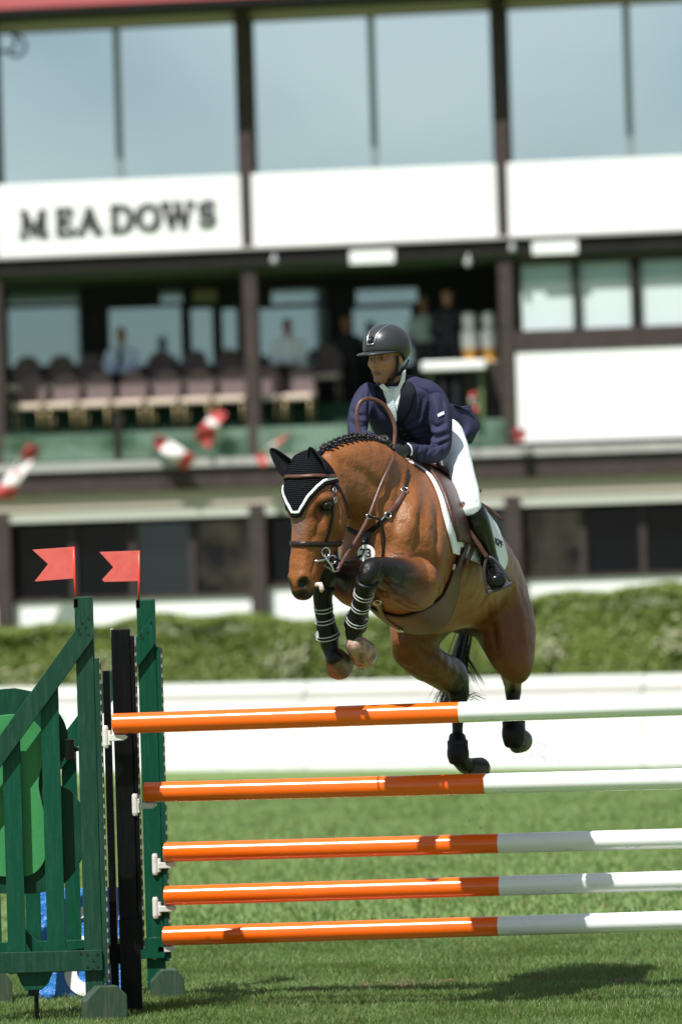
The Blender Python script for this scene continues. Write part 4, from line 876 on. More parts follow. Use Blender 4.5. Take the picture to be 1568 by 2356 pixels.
d, t = line_par(HV, [W(815, 1468, 27.17), W(824, 1490, 27.13)]); wht = (d < .1) * sstep(t + .25 * np.sin(HV[:, 0] * 160) * np.sin(HV[:, 1] * 130), .45, .6)
snip = (np.linalg.norm(HV - head_pt(1352, 1.0, -.1), axis=1) < .03) * 1.0
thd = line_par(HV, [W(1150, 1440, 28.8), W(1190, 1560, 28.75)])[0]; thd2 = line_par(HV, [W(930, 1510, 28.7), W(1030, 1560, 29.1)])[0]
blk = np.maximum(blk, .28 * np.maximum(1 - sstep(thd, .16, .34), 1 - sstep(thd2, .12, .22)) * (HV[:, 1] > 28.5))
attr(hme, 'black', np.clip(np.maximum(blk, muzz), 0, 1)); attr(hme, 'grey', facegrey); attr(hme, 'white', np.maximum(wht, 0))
M = bpy.data.materials.new('bay_coat'); M.use_nodes = True; t = M.node_tree; b = t.nodes['Principled BSDF']
def nd(t, k, **kw):
    n = t.nodes.new(k)
    for a, v in kw.items(): n.inputs[a].default_value = v
    return n
def mixc(t, fac, a, b_):
    x = t.nodes.new('ShaderNodeMixRGB')
    for i, v in ((0, fac), (1, a), (2, b_)):
        if hasattr(v, 'is_output') or hasattr(v, 'links'): t.links.new(v, x.inputs[i])
        else: x.inputs[i].default_value = v if i == 0 else (*v, 1)
    return x.outputs[0]
def at(t, n):
    a = t.nodes.new('ShaderNodeAttribute'); a.attribute_name = n; return a.outputs['Fac']
tcn = t.nodes.new('ShaderNodeTexCoord')
n1 = nd(t, 'ShaderNodeTexNoise', Scale=7.0, Detail=4.0, Roughness=.55); t.links.new(tcn.outputs['Object'], n1.inputs['Vector'])
mr = nd(t, 'ShaderNodeMapRange'); mr.inputs[1].default_value = .36; mr.inputs[2].default_value = .66; t.links.new(n1.outputs['Fac'], mr.inputs[0])
c = mixc(t, mr.outputs[0], (.255, .088, .024), (.195, .064, .018))
n4 = nd(t, 'ShaderNodeTexNoise', Scale=1.7, Detail=2.0); t.links.new(tcn.outputs['Object'], n4.inputs['Vector'])
mr4 = nd(t, 'ShaderNodeMapRange'); mr4.inputs[1].default_value = .45; mr4.inputs[2].default_value = .65; mr4.inputs[4].default_value = .5; t.links.new(n4.outputs['Fac'], mr4.inputs[0])
c = mixc(t, mr4.outputs[0], c, (.29, .125, .048))
n2 = nd(t, 'ShaderNodeTexNoise', Scale=260.0, Detail=2.0); mp2 = nd(t, 'ShaderNodeMapping'); mp2.inputs['Scale'].default_value = (1, 1, .25)
t.links.new(tcn.outputs['Object'], mp2.inputs[0]); t.links.new(mp2.outputs[0], n2.inputs['Vector'])
hm = t.nodes.new('ShaderNodeMath'); hm.operation = 'MULTIPLY'; hm.inputs[1].default_value = .45; t.links.new(n2.outputs['Fac'], hm.inputs[0])
c = mixc(t, hm.outputs[0], c, (.12, .04, .012))
c = mixc(t, at(t, 'grey'), c, (.16, .10, .085))
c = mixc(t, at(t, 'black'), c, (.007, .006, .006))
c = mixc(t, at(t, 'white'), c, (.62, .47, .40))
t.links.new(c, b.inputs['Base Color'])
b.inputs['Roughness'].default_value = .37; b.inputs['Specular IOR Level'].default_value = .28; b.inputs['Sheen Weight'].default_value = .0; b.inputs['Sheen Roughness'].default_value = .4
n3 = nd(t, 'ShaderNodeTexNoise', Scale=19.0, Detail=6.0, Roughness=.6); t.links.new(tcn.outputs['Object'], n3.inputs['Vector'])
bp = nd(t, 'ShaderNodeBump', Strength=.6, Distance=.02); t.links.new(n3.outputs['Fac'], bp.inputs['Height'])
bp2 = nd(t, 'ShaderNodeBump', Strength=.25, Distance=.004); t.links.new(n2.outputs['Fac'], bp2.inputs['Height']); t.links.new(bp.outputs[0], bp2.inputs['Normal'])
t.links.new(bp2.outputs[0], b.inputs['Normal'])
COAT = M
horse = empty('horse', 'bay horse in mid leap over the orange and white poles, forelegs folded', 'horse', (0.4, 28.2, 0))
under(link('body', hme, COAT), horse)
# ---------------------------------------------------------------- horse parts: hooves, eyes, ears, mane, tail
LEATHER = mat('brown_leather', (.055, .022, .014), .38, bump=.15, bscale=220, noise=(30, (.09, .035, .02), .4, .7))
LEATHER2 = mat('brown_leather_strap', (.10, .04, .026), .42, bump=.1, bscale=300, noise=(45, (.06, .024, .016), .4, .7))
DARKL = mat('dark_leather', (.020, .012, .010), .38, spec=.3, bump=.1, bscale=260)
BLACKL = mat('black_leather', (.005, .005, .006), .35, spec=.25, bump=.08, bscale=200)
STEEL = mat('steel', (.62, .64, .66), .18, metal=1)
HAIRB = mat('black_hair', (.005, .0045, .0045), .42, spec=.3)
HOOFG = mat('hoof_horn_grey', (.14, .10, .078), .45, noise=(24, (.06, .045, .036), .35, .65), bump=.25, bscale=50)
HOOFP = mat('hoof_horn_pale', (.36, .23, .165), .42, noise=(22, (.11, .075, .055), .42, .62), bump=.25, bscale=50)
HOOFD = mat('hoof_horn_dark', (.03, .026, .022), .45, noise=(16, (.07, .06, .05), .4, .7), bump=.25, bscale=50)
SHOE = mat('horseshoe_steel', (.42, .40, .38), .35, metal=.9)
EYE = mat('eye_dark', (.004, .003, .002), .12, spec=.35)
WEB = mat('white_cotton', (.80, .82, .84), .8, bump=.2, bscale=250)
def hoof(C0, C1, r0, r1, m_, side):
    C0, C1 = np.array(C0), np.array(C1); ax = unit(C1 - C0)
    b = MB(); b.tube([C0 - ax * .024, C0 - ax * .014, C0, C0 + (C1 - C0) * .3, C0 + (C1 - C0) * .7, C1 - ax * .006, C1, C1 + ax * .001], [r0 * .55, r0 * .78, r0 * .97, r0 + (r1 - r0) * .4, r0 + (r1 - r0) * .8, r1, r1 * .95, .004], 26)
    o = b.obj('hoof', m_, horse, auto=50)
    s = MB(); s.torus(C1 + ax * .005, r1 * .84, .009, ax, 22, 6); sh = s.obj('shoe', SHOE, horse, True)
    sh.parent = o; sh.matrix_parent_inverse = Matrix.Identity(4)
    sh.matrix_parent_inverse = Matrix.Identity(4)
    return o
def sub_under(child, part, root):
    """child of a part whose own root sits at root.location: all meshes are in world coordinates"""
    child.parent = part; child.matrix_parent_inverse = Matrix.Identity(4); return child
def hoof_at(c0, c1, r0, r1, m_):
    hoof(W(*c0), W(*c1), r0, r1, m_, 0)
hoof_at((815, 1481, 27.16), (838, 1507, 27.26), .047, .068, HOOFP)
hoof_at((770, 1512, 27.22), (781, 1533, 27.33), .050, .070, HOOFG)
hoof_at((1189, 1712, 29.27), (1197, 1704, 29.37), .047, .062, HOOFD)
hoof_at((1080, 1766, 29.24), (1104, 1771, 29.30), .048, .064, HOOFD)
for sg in (-1, 1):
    q = head_pt(1166, .90 * sg, .44); q = near_skin(q, -.012)[0]
    b = MB(); b.ball(q, .027, 16, 12); b.obj('eye', EYE, horse, True)
    q2, n2 = near_skin(head_pt(1159, .95 * sg, .45), 0)
    lid = MB(); pts = [near_skin(head_pt(1166 - 9 * math.sin(math.pi * i / 8), .93 * sg, .44 + .13 * math.cos(math.pi * i / 8)), .004)[0] for i in range(9)]
    lid.tube(pts, [.003, .005, .006, .007, .007, .007, .006, .005, .003], 7); lid.obj('eyelid', mat('eyelid_skin', (.02, .014, .012), .4), horse, True)
# nostril lining is part of the body. tongue showing beside the bit
b = MB(); p0 = head_pt(1346, .95, -.15); b.tube([p0, W(737, 1345, 26.95), W(740, 1356, 26.94), W(738, 1362, 26.945)], [.010, .014, .013, .006], 12)
b.obj('lower_lip', mat('pink_lip', (.50, .36, .31), .4, noise=(50, (.66, .55, .49), .4, .6)), horse, True)
# ears in their cloth covers belong to the ear bonnet; crest and braids
NA = crom(np.array(NECK), 12)
crest = []
for r in NA[::-1]:
    q, n = cast_from(r[:3], [-.05, -.02, 1.0]); crest.append(q)
crest = np.array(crest)
cl = np.r_[0, np.cumsum(np.linalg.norm(np.diff(crest, axis=0), axis=1))]
def crest_at(s): return np.array([np.interp(s, cl, crest[:, i]) for i in range(3)])
nb = 21
for i in range(nb):
    s_ = .02 + (cl[-1] - .06) * i / (nb - 1)
    p = crest_at(s_); tdir = unit(crest_at(s_ + .02) - crest_at(s_ - .02)); sd = unit(np.cross(tdir, [0, 0, 1.0]))
    b = MB(); jit = rng.normal(0, .002, (6, 3))
    for k, (dz, ds, r) in enumerate(((-.004, 0, .014), (.012, .003, .0165), (.016, -.012, .012), (.015, .014, .0125), (.026, .002, .0115), (.004, .018, .010))):
        b.ball(p + np.array([0, 0, dz]) + sd * ds * (-1 if sd[1] > 0 else 1) + tdir * rng.normal(0, .003) + jit[k], (r * 1.0, r * .95, r * .9), 9, 6)
    b.tube([p + np.array([0, 0, .002]), near_skin(p + sd * (.02 if sd[1] < 0 else -.02) + tdir * .006, .004)[0], near_skin(p + sd * (.045 if sd[1] < 0 else -.045) + tdir * .018 - np.array([0, 0, .012]), .003)[0]], [.011, .008, .004], 7)
    b.obj('braid', HAIRB, horse, True)
b = MB(); b.strap(crest + [0, 0, .0], [[0, 0, 1]] * len(crest), .03, .010); b.obj('mane', HAIRB, horse, True)
# tail
b = MB(); tr = np.random.default_rng(3)
main = [(1108, 1352, 29.38), (1094, 1385, 29.5), (1074, 1440, 29.52), (1056, 1510, 29.48), (1040, 1570, 29.46), (1020, 1622, 29.46)]
for i in range(150):
    u = tr.normal(0, 1, 3); o0 = tr.normal(0, 6); wide = tr.normal(0, 13)
    pts = [W(x + o0 * .4 + wide * k / 5 * (1 + .15 * u[0]), y + tr.normal(0, 2) + (12 if k == 5 else 0) * u[1], Y + .015 * u[2] * k) for k, (x, y, Y) in enumerate(main)]
    P = crom(np.array(pts), 3); b.tube(P, np.linspace(.0045, .0008, len(P)), 3)
for i in range(34):
    e = tr.normal(0, 1, 3); q = i % 3
    ends = ((1106, 1578), (1088, 1576), (1114, 1606))[q]; mid = ((1086, 1540), (1078, 1552), (1092, 1598))[q]; st = ((1068, 1500), (1066, 1525), (1074, 1590))[q]
    pts = [W(1072 + e[0] * 4, 1440, 29.5), W(st[0] + e[0] * 3, st[1] + e[1] * 3, 29.46), W(mid[0] + e[0] * 4, mid[1] + e[1] * 4, 29.45), W(ends[0] + e[0] * 6, ends[1] + e[1] * 6, 29.44)]
    P = crom(np.array(pts), 4); b.tube(P, np.linspace(.0022, .0006, len(P)), 3)
b.obj('tail', HAIRB, horse, True)

# ---------------------------------------------------------------- ear bonnet
BON = bpy.data.materials.new('black_crochet'); BON.use_nodes = True; t = BON.node_tree; bb = t.nodes['Principled BSDF']
bb.inputs['Base Color'].default_value = (.010, .011, .013, 1); bb.inputs['Roughness'].default_value = .9; bb.inputs['Specular IOR Level'].default_value = .08
tcn = t.nodes.new('ShaderNodeTexCoord'); wv = nd(t, 'ShaderNodeTexWave', Scale=34.0, Distortion=1.2, Detail=1.0); wv.bands_direction = 'Z'; wv.inputs['Detail Scale'].default_value = 8
vr = nd(t, 'ShaderNodeTexVoronoi', Scale=120.0)
t.links.new(tcn.outputs['Object'], wv.inputs['Vector']); t.links.new(tcn.outputs['Object'], vr.inputs['Vector'])
ad = t.nodes.new('ShaderNodeMath'); ad.operation = 'ADD'; t.links.new(wv.outputs['Fac'], ad.inputs[0]); t.links.new(vr.outputs['Distance'], ad.inputs[1])
bpn = nd(t, 'ShaderNodeBump', Strength=.9, Distance=.006); t.links.new(ad.outputs[0], bpn.inputs['Height']); t.links.new(bpn.outputs[0], bb.inputs['Normal'])
c_ = mixc(t, wv.outputs['Fac'], (.002, .002, .003), (.013, .014, .017)); t.links.new(c_, bb.inputs['Base Color'])
EARC = mat('black_ear_cloth', (.006, .007, .009), .7, spec=.15, bump=.2, bscale=300)
bonnet = empty('ear_bonnet', 'black crocheted ear bonnet with white piping on the horse\'s forehead', 'ear bonnet', head_pt(1100, 0, 1))
ysH = np.array([1060, 1085, 1125, 1165, 1205, 1245, 1285, 1322, 1350, 1370.])
def head_axis(py): return np.array([np.interp(py, ysH, HA[:, i]) for i in range(3)])
def head_skin(py, phi, off=0.0):
    """phi: angle round the head from the face's midline, positive to the horse's left (degrees)"""
    a = math.radians(phi); d = Fhd * math.cos(a) + Uhd * math.sin(a)
    return cast_from(head_axis(py), d, off, .3)
def edge_y(phi):
    a = abs(phi); return float(np.interp(a, [0, 7, 11, 24, 40, 54, 70, 110], [1187, 1186, 1176, 1152, 1131, 1119, 1115, 1110]))
def grid_obj(name, P, m_, parent, thick=.003, mi=None):
    nu, nv = len(P), len(P[0]); V = [p for r in P for p in r]
    F = [(i * nv + j, i * nv + j + 1, (i + 1) * nv + j + 1, (i + 1) * nv + j) for i in range(nu - 1) for j in range(nv - 1)]
    b = MB(); b.add(V, F); o = b.obj(name, m_, parent, True)
    s = o.modifiers.new('thickness', 'SOLIDIFY'); s.thickness = thick; s.offset = 0
    return o
phis = np.linspace(-105, 105, 43)
def cap_pt(ph, k, n):
    f = k / n
    if f < .3:
        el = math.radians(78 * (1 - f / .3)); a = math.radians(ph); d = (Fhd * math.cos(a) + Uhd * math.sin(a)) * math.cos(el) + np.array([0, 0, 1.0]) * math.sin(el); return cast_from(head_axis(1088), d, .008, .3)[0]
    return head_skin(1088 + (edge_y(ph) - 1088) * (f - .3) / .7, ph, .007)[0]
grid_obj('cap', smoothgrid([[cap_pt(ph, k, 24) for k in range(25)] for ph in phis], 1), BON, bonnet)
b = MB(); pp = [head_skin(edge_y(ph) - 8, ph, .009) for ph in np.linspace(-100, 100, 61)]; b.strap([p[0] for p in pp], [p[1] for p in pp], .014, .006); b.obj('white_piping', WEB, bonnet, True)
b = MB(); b.tube([head_skin(edge_y(ph), ph, .009)[0] for ph in np.linspace(-103, 103, 61)], .007, 8); b.obj('border', BON, bonnet, True)
b = MB(); tp = []
for k in range(9): tp.append([head_pt(1066, -.9 + 1.8 * k / 8, f) + np.array([0, 0, .016 * (1 - (f) ** 2) * (1 - abs(k - 4) / 6)]) for f in np.linspace(-.9, .95, 7)])
grid_obj('crown', [[near_skin(p + np.array([0, 0, .03]), .008)[0] for p in r] for r in tp], BON, bonnet)
def ear(base, mid, tip, Y, w0, face):
    """leaf-shaped ear cover, hollow towards face"""
    c = crom(np.array([W(*base, Y[0]), W(*mid, Y[1]), W(*tip, Y[2])]), 8); n = len(c)
    prof = np.interp(np.linspace(0, 1, n), [0, .2, .45, .7, .9, 1], [.8, 1.0, .95, .66, .3, .06]) * w0
    f = unit(face); rows = []
    for i in range(n):
        T = unit(c[min(i + 1, n - 1)] - c[max(i - 1, 0)]); sd = unit(np.cross(T, f)); fn = np.cross(sd, T)
        rows.append([c[i] + sd * prof[i] * math.sin(a) - fn * prof[i] * .8 * (math.cos(a) - .5) for a in np.linspace(-1.9, 1.9, 11)])
    return grid_obj('ear_cover', rows, EARC, bonnet, .006)
ear((670, 1093), (648, 1066), (622, 1032), (27.08, 27.09, 27.10), .042, (.35, -.93, 0))
ear((740, 1096), (728, 1064), (712, 1029), (27.01, 27.03, 27.04), .047, (-.45, -.9, 0))

# ---------------------------------------------------------------- bridle
bridle = empty('bridle', 'brown leather bridle with noseband and steel bit on the horse\'s head', 'bridle', head_pt(1250, 0, 1))
def ringstrap(py, tilt, a0, a1, wd, off, name, m_, n=40, th=.006):
    pp = [head_skin(py + tilt * math.sin(math.radians(a)) , a, off) for a in np.linspace(a0, a1, n)]
    b = MB(); b.strap([p[0] for p in pp], [p[1] for p in pp], wd, th); return b.obj(name, m_, bridle, True)
ringstrap(1251, 3, -170, 170, .026, .002, 'noseband', DARKL)
ringstrap(1099, 2, -95, 95, .018, .014, 'browband', LEATHER2)
def skinstrap(px, wd, name, m_, parent, off=.003, th=.005, n=6):
    pts = crom(np.array(px, float), n); P = []; N = []
    for x, y in pts:
        r = cast_px(x, y, off)
        if r is None: continue
        P.append(r[0]); N.append(r[1])
    P = np.array(P); N = np.array(N)
    for _ in range(2):
        P[1:-1] = .5 * P[1:-1] + .25 * (P[:-2] + P[2:]); N[1:-1] = .5 * N[1:-1] + .25 * (N[:-2] + N[2:])
    b = MB(); b.strap(P, N, wd, th); return b.obj(name, m_, parent, True)
skinstrap([(766, 1102), (766, 1130), (766, 1157), (763, 1190), (757, 1220), (748, 1250), (740, 1272)], .018, 'cheekpiece', DARKL, bridle)
pp = [head_skin(y, -78, .003) for y in np.linspace(1100, 1275, 14)]; b = MB(); b.strap([p[0] for p in pp], [p[1] for p in pp], .018, .005); b.obj('cheekpiece', DARKL, bridle, True)
skinstrap([(766, 1112), (778, 1125), (788, 1145), (797, 1170), (799, 1192)], .014, 'throatlatch', DARKL, bridle, .006)
for p in ((766, 1150), (765, 1130)):
    r = cast_px(*p, .012); b = MB(); b.torus(r[0], .011, .0025, r[1], 12, 6, ell=1.3); b.obj('buckle', STEEL, bridle, True)
BX = cast_px(742, 1284, .018)[0]
b = MB(); b.torus(BX + [0, 0, .03], .022, .0045, (.5, -.86, 0), 18, 7); b.obj('bit_ring', STEEL, bridle, True)
b = MB(); b.torus(BX + [.03, .02, -.005], .02, .004, (.4, -.9, 0), 18, 7); b.obj('bit_ring', STEEL, bridle, True)
b = MB(); b.tube([BX + [-.012, 0, .03], BX + [.004, -.003, -.005], BX + [.022, .005, -.03], BX + [.038, .012, -.062], BX + [.058, .02, -.06], BX + [.06, .02, -.04]], [.005, .006, .006, .005, .004, .003], 8); b.obj('bit_shank', STEEL, bridle, True)
b = MB(); b.tube([BX + [0, 0, -.005], head_pt(1292, .9, .25), head_pt(1292, .3, .1)], .007, 8); b.obj('bit_mouthpiece', STEEL, bridle, True)
b = MB(); cc = [BX + [.055 * math.sin(a) - .02, .02, -.025 - .035 * math.sin(a)] for a in np.linspace(0, 1.5, 9)]
for i, c in enumerate(cc): b.torus(c, .006, .0018, (1, i % 2, .3), 8, 5)
b.obj('curb_chain', STEEL, bridle, True)
# reins: from the bit to the hands, spare loop standing up over the neck
reins = empty('reins', 'thin brown leather reins looping from the bit up to the rider\'s gloved hands', 'reins', W(850, 1188, 27.2))
LHAND = W(906, 1050, 27.60); RHAND = W(868, 1018, 27.58)
def rein(px, name='rein', w=.017, m_=LEATHER2):
    A = crom(np.array(px, float), 5); P = []
    for a in A:
        r_ = cast_px(a[0], a[1]); P.append(W(a[0], a[1], min(a[2], r_[0][1] - .02) if r_ is not None and name == 'rein' and r_[0][1] < 27.9 and px[0][0] > 700 else a[2]))
    P = smoothgrid(np.array(P)[:, None, :], 2)[:, 0, :]
    N = [unit(C_O - p) for p in P]; b = MB(); b.strap(P, N, w, .005); return b.obj(name, m_, reins, True)
rein([(776, 1312, 26.98), (800, 1270, 27.07), (821, 1239, 27.13), (848, 1188, 27.23), (875, 1117, 27.40), (900, 1064, 27.55), (905, 1048, 27.60)])
rein([(905, 1040, 27.62), (907, 1010, 27.64), (908, 985, 27.65), (900, 958, 27.66), (885, 934, 27.66), (866, 921, 27.65), (848, 917, 27.64), (831, 923, 27.62), (821, 942, 27.61), (820, 965, 27.60), (825, 990, 27.60), (830, 1010, 27.59)], 'rein_loop', .02)
rein([(868, 1006, 27.57), (876, 1018, 27.56), (880, 1036, 27.58), (895, 1040, 27.60), (903, 1050, 27.59)], 'rein_end', .022)
rein([(668, 1290, 27.06), (700, 1270, 27.35), (790, 1150, 27.5), (850, 1040, 27.62), (866, 1018, 27.6)])
b = MB(); b.torus(W(848, 1188, 27.22), .012, .003, (.3, -.9, .3), 14, 6); b.obj('martingale_ring', STEEL, reins, True)
# breastplate
bp_ = empty('breastplate', 'dark leather breastplate across the horse\'s chest carrying a round number disc', 'breastplate', W(845, 1230, 27.2))
skinstrap([(937, 1083), (934, 1105), (928, 1133)], .02, 'shoulder_strap', DARKL, bp_, .004)
skinstrap([(928, 1133), (914, 1158), (894, 1181)], .03, 'shoulder_strap', LEATHER2, bp_, .006)
skinstrap([(894, 1181), (880, 1197), (860, 1215), (845, 1225)], .022, 'elastic_strap', BLACKL, bp_, .005)
skinstrap([(800, 1215), (815, 1225), (830, 1230), (845, 1227)], .022, 'elastic_strap', BLACKL, bp_, .005)
for p in ((929, 1130), (890, 1186)):
    r = cast_px(*p, .011); b = MB(); b.torus(r[0], .016, .003, r[1], 14, 6); b.obj('buckle', STEEL, bp_, True)
DC = W(842, 1273, 27.19)
b = MB(); b.strap([W(838, 1226, 27.26), W(838, 1238, 27.235), W(837, 1245, 27.21), W(838, 1252, 27.20)], [[0, -1, 0]] * 4, .026, .006); b.strap([W(848, 1226, 27.26), W(848, 1238, 27.235), W(847, 1245, 27.21), W(846, 1252, 27.20)], [[0, -1, 0]] * 4, .022, .006); b.obj('hanging_strap', BLACKL, bp_, True)
b = MB(); b.tube([DC + [0, -.004, 0], DC + [0, .004, 0]], .042, 32); b.obj('number_disc', mat('white_plastic', (.78, .78, .76), .35), bp_, auto=40)
def text_obj(body, name, size, loc, R, m_, parent, ext=.001, bold=False, align='CENTER', sub=False):
    cu = bpy.data.curves.new(name, 'FONT'); cu.body = body; cu.size = size; cu.extrude = ext; cu.align_x = align; cu.align_y = 'CENTER'
    if bold: cu.offset = size * .025
    o = bpy.data.objects.new(name, cu); COL.objects.link(o)
    bpy.context.view_layer.update()
    dg = bpy.context.evaluated_depsgraph_get(); me = bpy.data.meshes.new_from_object(o.evaluated_get(dg)); bpy.data.objects.remove(o)
    me.transform(Matrix.Translation(Vector(loc)) @ Matrix(R).to_4x4())
    me.materials.clear()
    ob = link(name, me, m_, None, False); 
    if parent is not None: under(ob, parent)
    return ob
def facing(n, up=(0, 0, 1)):
    n = unit(n); u = unit(np.array(up) - n * (np.array(up) @ n)); r = np.cross(u, n); return np.array([r, u, n]).T.tolist()
text_obj('73', 'disc_number', .056, DC + [-.003, -.0055, 0], facing((0, -1, 0)), mat('black_ink', (.01, .01, .01), .5), bp_, .001, True)
# running martingale forks
b = MB(); P = crom(np.array([(848, 1189, 27.22), (860, 1190, 27.2), (873, 1198, 27.2), (882, 1225, 27.2), (884, 1250, 27.2), (878, 1285, 27.2)], float), 4); b.strap([W(*p) for p in P], [[0, -1, .1]] * len(P), .012, .004); b.obj('martingale_fork', BLACKL, bp_, True)
b = MB(); P = crom(np.array([(770, 1285, 27.0), (790, 1293, 27.05), (812, 1291, 27.12), (832, 1276, 27.2)], float), 4); b.strap([W(*p) for p in P], [[0, -1, .1]] * len(P), .013, .004); b.obj('martingale_fork', BLACKL, bp_, True)
skinstrap([(863, 1372), (874, 1392), (888, 1415), (905, 1430), (925, 1441)], .026, 'chest_strap', LEATHER2, bp_, .016)
for p in ((866, 1377), (922, 1440)):
    r = cast_px(*p, .026)
    if r: b = MB(); b.torus(r[0], .017, .0035, r[1], 14, 6); b.obj('buckle', STEEL, bp_, True)

# ---------------------------------------------------------------- saddle, pad, girth
TA = np.array(TRUNK)
def axis(Y): return np.array([np.interp(Y, TA[:, 1], TA[:, i]) for i in range(3)])
def around(Y, th, off):
    a = math.radians(th); d = Lh * math.sin(a) + np.array([0, 0, 1]) * math.cos(a)
    return cast_from(axis(Y), d, off)[0]
padm = bpy.data.materials.new('quilted_white'); padm.use_nodes = True; t = padm.node_tree; bb = t.nodes['Principled BSDF']; bb.inputs['Base Color'].default_value = (.80, .84, .88, 1); bb.inputs['Roughness'].default_value = .85
tcn = t.nodes.new('ShaderNodeTexCoord'); hts = []
for ang in (.78, -.78):
    mpn = nd(t, 'ShaderNodeMapping'); mpn.inputs['Rotation'].default_value = (ang, 0, 0); wv = nd(t, 'ShaderNodeTexWave', Scale=11.0); wv.bands_direction = 'Z'
    t.links.new(tcn.outputs['Object'], mpn.inputs[0]); t.links.new(mpn.outputs[0], wv.inputs['Vector']); hts.append(wv)
mn = t.nodes.new('ShaderNodeMath'); mn.operation = 'MINIMUM'; t.links.new(hts[0].outputs['Fac'], mn.inputs[0]); t.links.new(hts[1].outputs['Fac'], mn.inputs[1])
pw = t.nodes.new('ShaderNodeMath'); pw.operation = 'POWER'; pw.inputs[1].default_value = .5; t.links.new(mn.outputs[0], pw.inputs[0])
bpn = nd(t, 'ShaderNodeBump', Strength=.22, Distance=.005); t.links.new(pw.outputs[0], bpn.inputs['Height']); t.links.new(bpn.outputs[0], bb.inputs['Normal'])
pad = empty('saddle_pad', 'white quilted saddle pad with dark embroidered letters under the saddle', 'saddle pad', axis(28.1))
def pad_front(th): a = abs(th); return float(np.interp(a, [0, 20, 31, 46, 62, 78, 100], [27.86, 27.80, 27.755, 27.685, 27.635, 27.62, 27.68]))
def pad_rear(th): a = abs(th); return float(np.interp(a, [0, 40, 66, 75, 84, 92, 97], [28.60, 28.56, 28.52, 28.56, 28.58, 28.54, 28.44]))
ths = np.linspace(-100, 100, 61); P = []
for th in ths:
    P.append([around(pad_front(th) + (pad_rear(th) - pad_front(th)) * k / 26, th * (1 - .0 * k), .010) for k in range(27)])
P = smoothgrid(P, 3); po = grid_obj('quilted_cloth', P, padm, pad, .010)
for e in (0, -1):
    b = MB(); b.tube(P[:, e], .006, 8); b.obj('piping', WEB, pad, True)
for e in (0, -1):
    b = MB(); b.tube(P[e], .006, 8); b.obj('piping', WEB, pad, True)
INK = mat('navy_thread', (.012, .016, .045), .7)
q, nn = cast_px(1136, 1252, .024); nn = unit(nn + np.array([.1, -.35, 0]))
te = text_obj('KPF', 'embroidery', .048, q, facing(nn, (0.05, .3, 1)), INK, pad, .0015, True)
saddle = empty('saddle', 'brown leather jumping saddle between the rider and the white pad', 'saddle', axis(28.15))
P = []
for th in np.linspace(-88, 88, 51):
    a = abs(th); f = float(np.interp(a, [0, 15, 30, 50, 70, 88], [27.90, 27.86, 27.79, 27.71, 27.68, 27.74])); r_ = float(np.interp(a, [0, 15, 35, 60, 88], [28.44, 28.43, 28.2, 28.04, 27.98]))
    P.append([around(f + (r_ - f) * k / 16, th, .024 + .010 * math.sin(math.pi * k / 16)) for k in range(17)])
P = smoothgrid(P, 3); grid_obj('flap', P, LEATHER, saddle, .012)
b = MB(); b.tube(P[:, 0], .011, 10); b.obj('flap_roll', LEATHER, saddle, True)
P2 = []
for th in np.linspace(-30, 30, 15):
    P2.append([around(28.0 + .44 * k / 14, th, .045 + .035 * (abs(k - 6) / 8) ** 2 - .015 * (th / 30) ** 2) for k in range(15)])
grid_obj('seat', smoothgrid(P2, 2), LEATHER, saddle, .02)
girth = empty('girth', 'wide brown leather stud girth round the horse\'s belly', 'girth', axis(27.85))
GM = mat('girth_leather', (.085, .036, .027), .5, bump=.08, bscale=200)
P = []
for th in np.linspace(92, 268, 61):
    a = abs(th - 180); c0 = float(np.interp(a, [0, 30, 60, 85], [27.90, 27.85, 27.79, 27.84])); hw_ = float(np.interp(a, [0, 14, 30, 48, 60, 88], [.17, .16, .10, .06, .05, .042]))
    P.append([around(c0 - hw_ + 2 * hw_ * k / 10, th, .012) for k in range(11)])
P = smoothgrid(P, 4); grid_obj('belly_guard', P, GM, girth, .008)
for e in (0, -1):
    b = MB(); b.tube(P[:, e], .005, 6); b.obj('edge_binding', DARKL, girth, True)
r = cast_px(1034, 1302, .022)
b = MB(); b.torus(r[0], .013, .0035, r[1], 14, 6); b.obj('ring', STEEL, girth, True)
for dx in (0, 16):
    P = [cast_px(x + dx, y, .026) for x, y in ((1068, 1236), (1060, 1262), (1050, 1284), (1042, 1300))]; b = MB(); b.strap([p[0] for p in P], [p[1] for p in P], .03, .005); b.obj('girth_strap', GM, girth, True)

